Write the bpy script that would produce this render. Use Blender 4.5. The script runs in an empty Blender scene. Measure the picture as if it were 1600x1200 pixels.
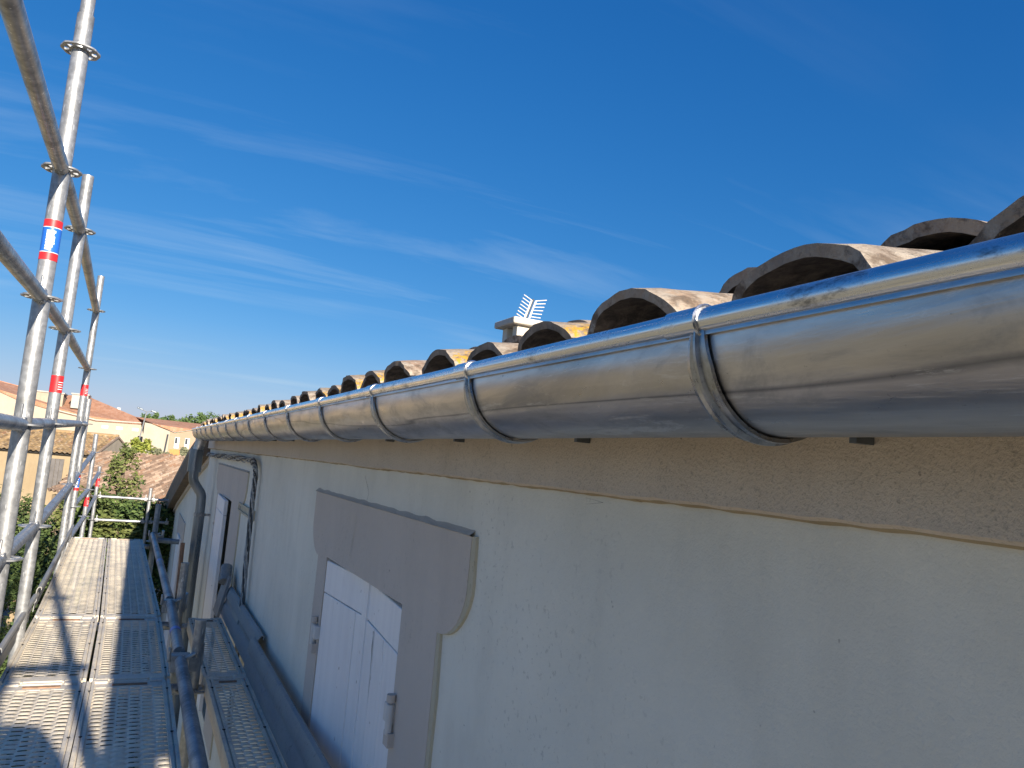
import bpy, bmesh, math, random
from mathutils import Vector, Matrix, noise
random.seed(7)
S = bpy.context.scene
C = S.collection
R = math.radians

# ------------------------------------------------------------------ camera, sky, sun, exposure
cam_d = bpy.data.cameras.new('camera'); cam = bpy.data.objects.new('camera', cam_d); C.objects.link(cam)
cam_d.sensor_width = 36; cam_d.lens = 27; cam_d.clip_start = .01; cam_d.clip_end = 6000
F_ = Vector((-0.433007, -0.065925, -0.898977)); U_ = Vector((0.084151, 0.99001, -0.113133)); R_ = Vector((0.897454, -0.124637, -0.423134))
# rows of the world axes written in camera axes: world X = R_, Y = F_, Z = U_
cam.matrix_world = Matrix((R_, F_, U_)).to_4x4()
S.camera = cam
S.view_settings.view_transform = 'Standard'; S.view_settings.look = 'None'
S.view_settings.exposure = 1.1; S.view_settings.gamma = 1
SUN = Vector((.12, -1, .35)).normalized()
w = bpy.data.worlds.new('World'); S.world = w; w.use_nodes = True
def build_world():
    nt = w.node_tree; N = nt.nodes; L = nt.links; N.clear()
    out = N.new('ShaderNodeOutputWorld'); bg = N.new('ShaderNodeBackground'); sky = N.new('ShaderNodeTexSky')
    sky.sky_type = 'NISHITA'; sky.sun_disc = False
    sky.sun_elevation = math.asin(SUN.z); sky.sun_rotation = math.atan2(SUN.x, SUN.y)
    sky.air_density = 1.0; sky.dust_density = .25; sky.ozone_density = 3.2; sky.altitude = 900
    bg.inputs[1].default_value = .15
    tc = N.new('ShaderNodeTexCoord'); sep = N.new('ShaderNodeSeparateXYZ'); L.new(tc.outputs['Generated'], sep.inputs[0])
    mx = N.new('ShaderNodeMath'); mx.operation = 'MAXIMUM'; mx.inputs[1].default_value = .02; L.new(sep.outputs[2], mx.inputs[0])
    ad = N.new('ShaderNodeMath'); ad.operation = 'ADD'; ad.inputs[1].default_value = .12; L.new(mx.outputs[0], ad.inputs[0])
    dv = N.new('ShaderNodeVectorMath'); dv.operation = 'DIVIDE'
    cb = N.new('ShaderNodeCombineXYZ')
    for i in range(3): L.new(ad.outputs[0], cb.inputs[i])
    L.new(tc.outputs['Generated'], dv.inputs[0]); L.new(cb.outputs[0], dv.inputs[1])
    mp = N.new('ShaderNodeMapping'); mp.inputs['Rotation'].default_value = (0, 0, R(27)); mp.inputs['Scale'].default_value = (.28, 1.5, 0)
    mp.inputs['Location'].default_value = (1.3, .35, 0)
    L.new(dv.outputs[0], mp.inputs[0])
    n1 = N.new('ShaderNodeTexNoise'); n1.inputs['Scale'].default_value = 1.3; n1.inputs['Detail'].default_value = 13; n1.inputs['Roughness'].default_value = .6; n1.inputs['Distortion'].default_value = .5
    L.new(mp.outputs[0], n1.inputs['Vector'])
    n2 = N.new('ShaderNodeTexNoise'); n2.inputs['Scale'].default_value = .55; n2.inputs['Detail'].default_value = 3
    L.new(dv.outputs[0], n2.inputs['Vector'])
    r1 = N.new('ShaderNodeMapRange'); r1.inputs[1].default_value = .5; r1.inputs[2].default_value = .8; L.new(n1.outputs[0], r1.inputs[0])
    r2 = N.new('ShaderNodeMapRange'); r2.inputs[1].default_value = .42; r2.inputs[2].default_value = .62; L.new(n2.outputs[0], r2.inputs[0])
    # cirrus sits low over the horizon
    r3 = N.new('ShaderNodeMapRange'); r3.inputs[1].default_value = .42; r3.inputs[2].default_value = .14; r3.inputs[3].default_value = .12; L.new(sep.outputs[2], r3.inputs[0])
    m1 = N.new('ShaderNodeMath'); m1.operation = 'MULTIPLY'; L.new(r1.outputs[0], m1.inputs[0]); L.new(r2.outputs[0], m1.inputs[1])
    m2 = N.new('ShaderNodeMath'); m2.operation = 'MULTIPLY'; L.new(m1.outputs[0], m2.inputs[0]); L.new(r3.outputs[0], m2.inputs[1])
    m3 = N.new('ShaderNodeMath'); m3.operation = 'MULTIPLY'; m3.inputs[1].default_value = .75; L.new(m2.outputs[0], m3.inputs[0])
    hs = N.new('ShaderNodeHueSaturation'); hs.inputs['Saturation'].default_value = 1.3; gm = N.new('ShaderNodeGamma'); gm.inputs[1].default_value = .78; L.new(sky.outputs[0], gm.inputs[0]); L.new(gm.outputs[0], hs.inputs['Color'])
    # film-like response of the sky colour, channel by channel
    sc3 = N.new('ShaderNodeSeparateColor'); L.new(hs.outputs[0], sc3.inputs[0]); cc3 = N.new('ShaderNodeCombineColor')
    K = 1/(.15*2**S.view_settings.exposure)
    for i, (g, k) in enumerate(((1.45, .75), (.95, .62), (.72, .80))):
        a = N.new('ShaderNodeMath'); a.operation = 'MULTIPLY'; a.inputs[1].default_value = .205; L.new(sc3.outputs[i], a.inputs[0])
        p = N.new('ShaderNodeMath'); p.operation = 'POWER'; p.inputs[1].default_value = g; L.new(a.outputs[0], p.inputs[0])
        q = N.new('ShaderNodeMath'); q.operation = 'MULTIPLY'; q.inputs[1].default_value = k*K; L.new(p.outputs[0], q.inputs[0]); L.new(q.outputs[0], cc3.inputs[i])
    mix = N.new('ShaderNodeMix'); mix.data_type = 'RGBA'; L.new(m3.outputs[0], mix.inputs['Factor'])
    L.new(cc3.outputs[0], mix.inputs['A']); mix.inputs['B'].default_value = (.62*K, .78*K, .92*K, 1)
    hz = N.new('ShaderNodeMapRange'); hz.inputs[1].default_value = .15; hz.inputs[2].default_value = .0; hz.inputs[4].default_value = .55; L.new(sep.outputs[2], hz.inputs[0])
    mh = N.new('ShaderNodeMix'); mh.data_type = 'RGBA'; L.new(hz.outputs[0], mh.inputs['Factor']); L.new(mix.outputs['Result'], mh.inputs['A']); mh.inputs['B'].default_value = (.33*K, .48*K, .66*K, 1)
    L.new(mh.outputs['Result'], bg.inputs[0]); L.new(bg.outputs[0], out.inputs[0])
build_world()
sl = bpy.data.lights.new('sun', 'SUN'); so = bpy.data.objects.new('sun', sl); C.objects.link(so)
sl.energy = 4.8; sl.angle = R(.53); sl.color = (1, .90, .76)
so.rotation_euler = SUN.to_track_quat('Z', 'Y').to_euler()

# ------------------------------------------------------------------ helpers
def tag(o, label=None, cat=None, group=None, kind=None):
    if label: o['label'] = label
    if cat: o['category'] = cat
    if group: o['group'] = group
    if kind: o['kind'] = kind
    return o
def empty(name, loc, label, cat, group=None):
    o = bpy.data.objects.new(name, None); C.objects.link(o); o.location = loc; o.empty_display_size = .1
    return tag(o, label, cat, group)
class MB:
    def __init__(s): s.v = []; s.f = []; s.uv = None; s.mi = []; s.cur = 0
    def add(s, vs, fs):
        b = len(s.v); s.v += [Vector(p) for p in vs]; s.f += [tuple(i + b for i in f) for f in fs]; s.mi += [s.cur] * len(fs)
    def box(s, x0, x1, y0, y1, z0, z1):
        s.add([(x0,y0,z0),(x1,y0,z0),(x1,y1,z0),(x0,y1,z0),(x0,y0,z1),(x1,y0,z1),(x1,y1,z1),(x0,y1,z1)],
              [(0,3,2,1),(4,5,6,7),(0,1,5,4),(1,2,6,5),(2,3,7,6),(3,0,4,7)])
    def obox(s, c, ax, ay, az, hx, hy, hz):
        c = Vector(c); ax = Vector(ax).normalized()*hx; ay = Vector(ay).normalized()*hy; az = Vector(az).normalized()*hz
        P = [c + i*ax + j*ay + k*az for k in (-1,1) for (i,j) in ((-1,-1),(1,-1),(1,1),(-1,1))]
        s.add(P, [(0,3,2,1),(4,5,6,7),(0,1,5,4),(1,2,6,5),(2,3,7,6),(3,0,4,7)])
    def tube(s, pts, r, n=14, cap=True, rs=None):
        pts = [Vector(p) for p in pts]; base = len(s.v); k = len(pts)
        t = (pts[1]-pts[0]).normalized(); up = Vector((0,0,1)) if abs(t.z) < .9 else Vector((1,0,0))
        a = t.cross(up).normalized(); vs = []
        for i, p in enumerate(pts):
            if i == 0: t = pts[1]-pts[0]
            elif i == k-1: t = pts[-1]-pts[-2]
            else: t = (pts[i+1]-p).normalized() + (p-pts[i-1]).normalized()
            t.normalize(); a = (a - t*a.dot(t)).normalized(); b = t.cross(a)
            rr = rs[i] if rs else r
            for j in range(n):
                q = 2*math.pi*j/n; vs.append(p + (a*math.cos(q) + b*math.sin(q))*rr)
        fs = [(i*n+j, i*n+(j+1)%n, (i+1)*n+(j+1)%n, (i+1)*n+j) for i in range(k-1) for j in range(n)]
        if cap: fs += [tuple(range(n-1,-1,-1)), tuple((k-1)*n+j for j in range(n))]
        s.add(vs, fs)
    def prism(s, pts, d):                   # polygon pts (3-D) extruded by vector d
        n = len(pts); d = Vector(d); P = [Vector(p) for p in pts]
        s.add(P + [p + d for p in P], [tuple(range(n)), tuple(range(2*n-1, n-1, -1))] + [(i, i+n, (i+1)%n+n, (i+1)%n) for i in range(n)])
    def build(s, name, mat, parent=None, smooth=True, ang=38, loc=None, fix=True):
        me = bpy.data.meshes.new(name); me.from_pydata([tuple(v) for v in s.v], [], s.f)
        ms = mat if isinstance(mat, (list, tuple)) else [mat]
        for m in ms: me.materials.append(m)
        if len(ms) > 1: me.polygons.foreach_set('material_index', s.mi)
        if s.uv:
            uvl = me.uv_layers.new(name='UVMap')
            for l in me.loops: uvl.data[l.index].uv = s.uv[l.vertex_index]
        if fix:
            bm = bmesh.new(); bm.from_mesh(me); bmesh.ops.recalc_face_normals(bm, faces=bm.faces); bm.to_mesh(me); bm.free()
        if smooth:
            me.polygons.foreach_set('use_smooth', [True]*len(me.polygons)); me.set_sharp_from_angle(angle=R(ang))
        me.update()
        o = bpy.data.objects.new(name, me); C.objects.link(o)
        if parent is not None:
            o.parent = parent
            if loc is None: o.matrix_parent_inverse = Matrix.Translation(-wloc(parent))
            else: o.location = loc
        elif loc is not None: o.location = loc
        return o
def wloc(o):
    v = Vector(o.location)
    p = o.parent
    if p is not None: v = v + o.matrix_parent_inverse.translation + wloc(p)
    return v
def bevel(o, wd, seg=2):
    m = o.modifiers.new('bevel', 'BEVEL'); m.width = wd; m.segments = seg; m.limit_method = 'ANGLE'; m.angle_limit = R(40); return o
def copy_tree(o, parent=None):
    c = o.copy(); C.objects.link(c)
    for k in ('label',):
        pass
    if parent is not None: c.parent = parent
    for ch in [x for x in bpy.data.objects if x.parent == o]: copy_tree(ch, c)
    return c

# ------------------------------------------------------------------ materials
class NT:
    def __init__(s, name, col, rough=.6, metal=0, spec=.5):
        s.m = bpy.data.materials.new(name); s.m.use_nodes = True; s.t = s.m.node_tree; s.N = s.t.nodes; s.L = s.t.links
        s.b = s.N['Principled BSDF']; s.b.inputs['Base Color'].default_value = (*col, 1); s.b.inputs['Roughness'].default_value = rough
        s.b.inputs['Metallic'].default_value = metal; s.b.inputs['Specular IOR Level'].default_value = spec
        s.tc = s.N.new('ShaderNodeTexCoord'); s.h = None
    def coord(s, scale=(1,1,1), kind='Object', rot=(0,0,0)):
        mp = s.N.new('ShaderNodeMapping'); mp.inputs['Scale'].default_value = scale; mp.inputs['Rotation'].default_value = rot
        s.L.new(s.tc.outputs[kind], mp.inputs[0]); return mp.outputs[0]
    def noise(s, scale, vec=None, detail=4, rough=.55, dist=0):
        n = s.N.new('ShaderNodeTexNoise'); n.inputs['Scale'].default_value = scale; n.inputs['Detail'].default_value = detail
        n.inputs['Roughness'].default_value = rough; n.inputs['Distortion'].default_value = dist
        s.L.new(vec if vec is not None else s.coord(), n.inputs['Vector']); return n.outputs[0]
    def rng(s, src, a, b, c=0., d=1.):
        r = s.N.new('ShaderNodeMapRange'); s.L.new(src, r.inputs[0])
        for i, q in enumerate((a, b, c, d)): r.inputs[i+1].default_value = q
        return r.outputs[0]
    def math(s, op, a, b):
        m = s.N.new('ShaderNodeMath'); m.operation = op
        for i, q in enumerate((a, b)):
            if isinstance(q, (int, float)): m.inputs[i].default_value = q
            else: s.L.new(q, m.inputs[i])
        return m.outputs[0]
    def mix(s, fac, a, b, mode='MIX'):
        m = s.N.new('ShaderNodeMix'); m.data_type = 'RGBA'; m.blend_type = mode
        if isinstance(fac, (int, float)): m.inputs['Factor'].default_value = fac
        else: s.L.new(fac, m.inputs['Factor'])
        for k, q in (('A', a), ('B', b)):
            if isinstance(q, tuple): m.inputs[k].default_value = (*q, 1)
            else: s.L.new(q, m.inputs[k])
        return m.outputs['Result']
    def ramp(s, fac, stops):
        r = s.N.new('ShaderNodeValToRGB'); s.L.new(fac, r.inputs[0]); e = r.color_ramp.elements
        while len(e) < len(stops): e.new(.5)
        for q, (p, c) in zip(e, stops): q.position = p; q.color = (*c, 1)
        return r.outputs[0]
    def col(s, o): s.L.new(o, s.b.inputs['Base Color']); return s
    def rough(s, o): s.L.new(o, s.b.inputs['Roughness']); return s
    def metal(s, o): s.L.new(o, s.b.inputs['Metallic']); return s
    def bump(s, src, strength=.3, dist=.01):
        b = s.N.new('ShaderNodeBump'); b.inputs['Strength'].default_value = strength; b.inputs['Distance'].default_value = dist
        s.L.new(src, b.inputs['Height'])
        if s.h is not None: s.L.new(s.h, b.inputs['Normal'])
        s.h = b.outputs[0]; s.L.new(s.h, s.b.inputs['Normal']); return s
    def rnd(s):
        o = s.N.new('ShaderNodeObjectInfo'); return o.outputs['Random']
    def wn(s, vec):
        n = s.N.new('ShaderNodeTexWhiteNoise'); s.L.new(vec, n.inputs[0]); return n.outputs[0]

def flat(name, col, rough=.7, metal=0, var=.12, sc=8):
    t = NT(name, col, rough, metal)
    n = t.noise(sc, detail=5)
    t.col(t.mix(t.rng(n, .3, .7), tuple(c*(1-var) for c in col), tuple(min(1, c*(1+var)) for c in col))); return t.m
def mk_galv(name, a, b, metal=.75, r0=.32, r1=.55, dust=0.):
    t = NT(name, a, .4, metal)
    n = t.noise(38, detail=3); n2 = t.noise(5, detail=6, rough=.65); n3 = t.noise(90, t.coord((1,1,.25)), detail=2)
    c = t.mix(t.rng(n, .35, .65), a, b)
    c = t.mix(t.rng(n2, .5, .72), c, tuple(x*.6 for x in a))
    c = t.mix(t.rng(n3, .64, .72), c, tuple(x*1.5 for x in b))
    if dust: c = t.mix(t.rng(t.noise(7, detail=8, rough=.7), .42, .62, 0, dust), c, (.50,.44,.35))
    t.col(c); t.rough(t.rng(n2, .3, .7, r0, r1)); t.bump(n3, .15, .002); return t.m
M = {}
M['galv'] = mk_galv('galvanised_steel', (.27,.275,.28), (.42,.425,.43), .55)
M['galv_dark'] = mk_galv('worn_galvanised_steel', (.30,.31,.31), (.46,.46,.45), .7)
M['painted_steel'] = mk_galv('blue_grey_steel', (.16,.20,.24), (.24,.28,.32), .45, .35, .6)

def mk_zinc():
    t = NT('zinc_sheet', (.6,.6,.6), .3, 1.0)
    lng = t.noise(9, t.coord((1,.22,1)), detail=8, rough=.65, dist=.8)
    streak = t.noise(70, t.coord((1,.03,1)), detail=5, rough=.6)
    line = t.noise(9, t.coord((1,.05,1)), detail=3, dist=.4)
    blot = t.noise(20, t.coord((1,.4,1)), detail=9, rough=.72, dist=.5)
    c = t.mix(t.rng(lng, .35, .65), (.38,.365,.36), (.64,.61,.59))
    c = t.mix(t.rng(blot, .52, .64, 0, .4), c, (.22,.23,.25))
    c = t.mix(t.rng(streak, .52, .72, 0, .45), c, (.70,.67,.64))
    ln = t.math('ABSOLUTE', t.math('SUBTRACT', line, .5), 0)
    c = t.mix(t.rng(ln, .0, .012, .75, 0), c, (.13,.135,.15))
    spots = t.noise(70, t.coord((1,.6,1)), detail=4, rough=.85)
    c = t.mix(t.rng(spots, .66, .72, 0, .55), c, (.15,.15,.16))
    wh = t.noise(36, t.coord((1,.12,1)), detail=8, rough=.8, dist=.5)
    c = t.mix(t.rng(wh, .56, .62, 0, .5), c, (.74,.74,.74))
    t.col(c); t.rough(t.math('ADD', t.rng(blot, .3, .7, .24, .46), t.rng(wh, .55, .65, 0, .15))); t.bump(lng, .3, .004).bump(streak, .14, .0008).bump(spots, .12, .0006); return t.m
M['zinc'] = mk_zinc()
def mk_bead():
    t = NT('bright_zinc_bead', (.72,.72,.73), .16, 1.0)
    b = t.noise(34, t.coord((1,.4,1)), detail=7, rough=.75)
    c = t.mix(t.rng(b, .57, .66, 0, .8), (.74,.74,.75), (.16,.16,.17))
    t.col(c); t.rough(t.rng(b, .3, .7, .10, .4)); t.bump(t.noise(9, t.coord((1,.3,1))), .12, .002); return t.m
M['bead'] = mk_bead()
def mk_bracket():
    t = NT('bracket_steel', (.42,.44,.46), .28, 1.0)
    n = t.noise(30, detail=5, rough=.7)
    t.col(t.mix(t.rng(n, .35, .7), (.24,.25,.27), (.54,.55,.56))); t.rough(t.rng(n, .3, .7, .2, .42)); return t.m
M['bracket'] = mk_bracket()
def mk_pipe():
    t = NT('dark_zinc_pipe', (.17,.20,.23), .32, .85)
    n = t.noise(12, t.coord((1,1,.2)), detail=6)
    t.col(t.mix(t.rng(n, .35, .7), (.13,.155,.18), (.25,.28,.31))); t.rough(t.rng(n, .3, .7, .25, .45)); return t.m
M['pipe'] = mk_pipe()

def mk_render(name, base, tint, dark, bump=.35, fine=180, grain=0.):
    t = NT(name, base, .92)
    big = t.noise(1.6, detail=7, rough=.6); mid = t.noise(9, t.coord((1,1,.35)), detail=7, rough=.65); f = t.noise(fine, detail=3, rough=.7)
    c = t.mix(t.rng(big, .35, .65), base, tint)
    c = t.mix(t.rng(mid, .48, .70, 0, .3), c, dark)
    run = t.noise(14, t.coord((1,1,.05)), detail=4)
    c = t.mix(t.rng(run, .60, .8, 0, .12), c, tuple(x*.75 for x in base))
    if grain: c = t.mix(t.rng(f, .55, .72, 0, grain), c, tuple(x*.35 for x in base))
    sp = t.math('MULTIPLY', t.rng(t.noise(70, detail=3, rough=.7), .60, .66), t.rng(t.noise(2.3, detail=4), .50, .62))
    c = t.mix(t.math('MULTIPLY', sp, .28), c, tuple(x*.35 for x in base))
    pit = t.noise(55, detail=2); c = t.mix(t.rng(pit, .76, .78, 0, .6), c, tuple(x*.4 for x in base))
    t.col(c); t.bump(f, bump, .004).bump(mid, .4, .012).bump(t.noise(6, detail=4), .4, .02).bump(t.noise(26, detail=5, rough=.6), .25, .004); return t.m
M['wall'] = mk_render('painted_render', (.70,.685,.60), (.80,.78,.69), (.56,.54,.47))
M['band'] = mk_render('rough_cement_band', (.66,.55,.43), (.72,.61,.49), (.50,.40,.30), .6, 230, .5)
M['surround'] = mk_render('taupe_paint', (.55,.49,.43), (.59,.525,.465), (.47,.42,.37), .12, 220)
M['cream_edge'] = mk_render('cream_paint_edge', (.50,.45,.32), (.55,.50,.38), (.38,.33,.22), .3)
M['ochre_edge'] = mk_render('ochre_mortar', (.40,.30,.17), (.46,.36,.22), (.22,.16,.09), .5)
def mk_shutter():
    t = NT('white_shutter_paint', (.62,.62,.66), .55)
    v = t.noise(24, t.coord((1,1,.06)), detail=5, rough=.6); b = t.noise(6, detail=5)
    c = t.mix(t.rng(v, .35, .7), (.82,.82,.83), (.90,.90,.90)); c = t.mix(t.rng(b, .6, .75, 0, .35), c, (.66,.65,.65))
    chip = t.noise(60, t.coord((1,1,.4)), detail=2); c = t.mix(t.rng(chip, .73, .76), c, (.18,.16,.15))
    t.col(c); t.bump(v, .3, .003); return t.m
M['shutter'] = mk_shutter()
M['dark'] = flat('dark_gap', (.025,.023,.022), .9)
M['rust'] = flat('rusty_orange_steel', (.26,.15,.09), .8, 0, .35, 40)
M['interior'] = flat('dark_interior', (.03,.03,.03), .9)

def mk_tile(name, far=False):
    t = NT(name, (.4,.33,.26), .93)
    rn = t.rnd()
    base = t.ramp(rn, [(0,(.24,.19,.145)), (.25,(.36,.27,.195)), (.5,(.30,.25,.205)), (.75,(.40,.30,.21)), (1,(.34,.22,.15))])
    n = t.noise(28, detail=9, rough=.72); n2 = t.noise(95, detail=6, rough=.75); n3 = t.noise(9, detail=6, rough=.65)
    c = t.mix(t.rng(n, .42, .60), base, (.42,.36,.29), 'MIX')
    c = t.mix(t.rng(t.noise(17, detail=7, rough=.7), .53, .62, 0, .85), c, (.13,.09,.06))
    c = t.mix(t.rng(n2, .55, .7, 0, .8), c, (.09,.08,.07))
    c = t.mix(t.rng(t.noise(41, detail=6, rough=.75), .57, .64, 0, .6), c, (.52,.47,.40))
    li = t.math('MULTIPLY', t.rng(n3, .49, .55), t.rng(t.math('FRACT', t.math('MULTIPLY', rn, 7.3), 0), .32, .42))
    li = t.math('MULTIPLY', li, t.rng(n2, .45, .56))
    c = t.mix(li, c, (.55,.31,.03))
    t.col(c); t.bump(n, .7, .008).bump(n2, .9, .003); return t.m
M['tile'] = mk_tile('weathered_clay_tile')
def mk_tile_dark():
    t = NT('shade_dark_tile_underside', (.06,.05,.04), .97)  # shade of the tile hollows is put into this dark colour
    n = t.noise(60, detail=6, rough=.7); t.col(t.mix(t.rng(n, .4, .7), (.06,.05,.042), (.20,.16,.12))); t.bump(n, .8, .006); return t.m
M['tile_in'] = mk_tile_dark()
def mk_roof(name, stops, streak=.35):
    t = NT(name, (.4,.2,.1), .9)
    uv = t.N.new('ShaderNodeUVMap').outputs[0]
    fl = t.N.new('ShaderNodeVectorMath'); fl.operation = 'FLOOR'; t.L.new(uv, fl.inputs[0])
    c = t.ramp(t.wn(fl.outputs[0]), stops)
    n = t.noise(1.2, detail=7, rough=.65); c = t.mix(t.rng(n, .4, .7, 0, streak), c, tuple(x*.55 for x in stops[0][1]))
    c = t.mix(t.rng(t.noise(9, detail=5), .58, .68, 0, .5), c, (.46,.42,.36))
    t.col(c); return t.m
M['roof_brown'] = mk_roof('pinkish_brown_roof_tiles', [(0,(.13,.085,.06)), (.3,(.22,.15,.105)), (.6,(.36,.26,.19)), (.85,(.18,.12,.085)), (1,(.26,.15,.09))])
M['roof_ochre'] = mk_roof('ochre_lichen_roof_tiles', [(0,(.17,.11,.055)), (.4,(.27,.18,.085)), (.7,(.34,.235,.12)), (1,(.25,.13,.065))])
M['roof_orange'] = mk_roof('orange_roof_tiles', [(0,(.36,.175,.10)), (.5,(.41,.205,.12)), (1,(.45,.24,.15))], .2)
M['far_cream'] = mk_render('cream_house_wall', (.37,.32,.25), (.41,.36,.285), (.31,.27,.21), .1, 20)
M['far_tan'] = mk_render('tan_house_wall', (.30,.225,.135), (.34,.265,.165), (.22,.165,.10), .2, 20)
M['far_stone'] = mk_render('rough_grey_gable', (.34,.285,.215), (.40,.34,.26), (.24,.20,.15), .5, 30, .4)
M['far_pink'] = mk_render('pink_house_wall', (.36,.24,.165), (.39,.27,.19), (.30,.20,.14), .1, 20)
M['white_paint'] = flat('white_paint', (.62,.61,.59), .6)
M['light_fascia'] = flat('pale_fascia', (.38,.36,.32), .7)
M['brown_wood'] = flat('brown_verge_board', (.17,.125,.085), .85, 0, .3, 12)
M['grey_wood'] = flat('grey_weathered_shutter', (.135,.125,.12), .85, 0, .2, 6)
M['orange_door'] = flat('orange_door', (.55,.22,.06), .7)
M['window_glass'] = flat('dark_window', (.05,.06,.07), .15)
M['red_sticker'] = flat('red_sticker', (.62,.02,.025), .45)
M['blue_sticker'] = flat('blue_sticker', (.02,.13,.55), .4)
M['white_print'] = flat('white_print', (.8,.8,.8), .5)
M['ground'] = flat('dry_garden_ground', (.28,.25,.16), .95, 0, .35, .35)
M['bark'] = flat('bark', (.12,.09,.06), .9, 0, .3, 20)
M['hill'] = flat('hazy_blue_hill', (.085,.11,.14), .95, 0, .2, .01)  # blue of the distant air is put into the base colour
M['chimney'] = mk_render('chimney_render', (.62,.57,.47), (.66,.61,.51), (.50,.45,.36), .3, 60)
M['chimney_cap'] = mk_render('chimney_cap_cement', (.50,.46,.40), (.55,.50,.44), (.34,.31,.27), .4, 60)
M['cable'] = flat('weathered_cable_sheath', (.33,.34,.34), .6, 0, .35, 30)
M['cable_dark'] = flat('dark_cable', (.05,.055,.06), .6)
def mk_leaf(name, a, b, c3=None):
    t = NT(name, a, .75)
    g = t.N.new('ShaderNodeNewGeometry'); rn = g.outputs['Random Per Island']
    c = t.mix(rn, a, b); n = t.noise(1.1, detail=3)
    if c3: c = t.mix(t.rng(n, .5, .62), c, c3)
    t.col(c); t.b.inputs['Subsurface Weight'].default_value = 0
    return t.m
M['leaf_dark'] = mk_leaf('conifer_leaf', (.03,.062,.014), (.09,.14,.03), (.13,.15,.04))
M['leaf_bush'] = mk_leaf('bush_leaf', (.03,.06,.014), (.085,.125,.03), (.07,.10,.025))
M['leaf_yellow'] = mk_leaf('yellow_green_leaf', (.16,.20,.03), (.28,.30,.05))
M['leaf_red'] = mk_leaf('autumn_leaf', (.30,.07,.02), (.42,.18,.04), (.16,.13,.04))
M['leaf_far'] = mk_leaf('far_tree_leaf', (.06,.11,.03), (.11,.17,.05))
M['leaf_grey'] = mk_leaf('olive_leaf', (.16,.17,.10), (.26,.26,.16))
def mk_deck(name, dust, under):
    t = NT(name, (.5,.45,.38), .6, .35)
    n = t.noise(6, detail=8, rough=.7); f = t.noise(60, detail=4, rough=.7); s_ = t.noise(18, t.coord((1,.12,1)), detail=4)
    c = t.mix(t.rng(n, .36, .6), under, dust)
    c = t.mix(t.rng(f, .56, .72, 0, .7), c, tuple(x*.5 for x in under))
    c = t.mix(t.rng(s_, .55, .7, 0, .4), c, tuple(min(1, x*1.2) for x in dust))
    ru = t.noise(2.7, detail=7, rough=.7); c = t.mix(t.rng(ru, .66, .71, 0, .7), c, (.42,.20,.09))
    t.col(c); t.rough(t.rng(n, .3, .7, .5, .8)); t.metal(t.rng(n, .35, .65, .3, .0)); t.bump(f, .25, .002); return t.m
M['deck'] = mk_deck('dusty_perforated_deck', (.82,.72,.56), (.62,.56,.46))
M['deck_rail'] = mk_deck('deck_edge_rail', (.72,.64,.51), (.52,.49,.45))
M['toe'] = mk_deck('toe_board_steel', (.30,.29,.27), (.22,.24,.26))

# ------------------------------------------------------------------ setting: ground, hill
def ground():
    b = MB(); n = 40
    vs = []; fs = []
    rad = [0, 3, 6, 10, 15, 22, 30, 45, 70, 110, 200, 400, 900, 2000, 4500]
    for r in rad:
        for j in range(n):
            a = 2*math.pi*j/n; x = r*math.cos(a); y = r*math.sin(a)
            z = -6.5 + (noise.noise(Vector((x*.06, y*.06, 0)))*.5 if r < 300 else 0)
            vs.append((x, y, z))
    for i in range(len(rad)-1):
        for j in range(n): fs.append((i*n+j, (i+1)*n+j, (i+1)*n+(j+1)%n, i*n+(j+1)%n))
    b.add(vs, fs); tag(b.build('ground', M['ground'], fix=False), kind='structure')
    h = MB(); vs = []; fs = []; k = 60
    for i in range(k+1):
        x = -1400 + 2400*i/k; z = 36 + 24*noise.noise(Vector((x*.003, 3.1, 0))) + 4*noise.noise(Vector((x*.02, 1, 0))) - .000012*(x+80)**2
        vs += [(x, 2100, -8), (x, 2500, z), (x, 2900, -8)]
    for i in range(k):
        for j in range(2): fs.append((i*3+j, (i+1)*3+j, (i+1)*3+j+1, i*3+j+1))
    h.add(vs, fs); tag(h.build('hill', M['hill'], fix=False), kind='structure')
ground()

# ------------------------------------------------------------------ the house with the gutter
WX = .63; YE = 8.3
house = empty('house', (WX, 0, -6.5), 'pale rendered house wall with taupe window surrounds and clay tiles above the zinc gutter', 'house')
def holes_wall():
    b = MB(); t = .3
    W1 = (1.845, 2.70, -1.9, -.345); W2 = (5.80, 6.74, -1.9, -.375)
    ys = [-6, W1[0], W1[1], W2[0], W2[1], YE]
    for i in range(5):
        if i in (1, 3):
            q = W1 if i == 1 else W2
            b.box(WX, WX+t, ys[i], ys[i+1], -6.6, q[2]); b.box(WX, WX+t, ys[i], ys[i+1], q[3], .16)
        else: b.box(WX, WX+t, ys[i], ys[i+1], -6.6, .16)
    b.build('wall', M['wall'], house, smooth=False)
    c = MB(); c.box(WX+t, 9, YE-.3, YE, -6.6, .3); c.box(WX+t, 9, -6, -5.7, -6.6, .3); c.box(8.7, 9, -5.7, YE-.3, -6.6, .3)
    c.build('side_wall', M['wall'], house, smooth=False)
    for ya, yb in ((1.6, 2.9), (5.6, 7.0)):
        d = MB(); d.box(WX+.16, WX+.18, ya, yb, -2.2, -.1); d.build('dark_room_sheet', M['interior'], house, smooth=False)  # near-black sheet, the unlit room's darkness is put into its colour
holes_wall()
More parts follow.
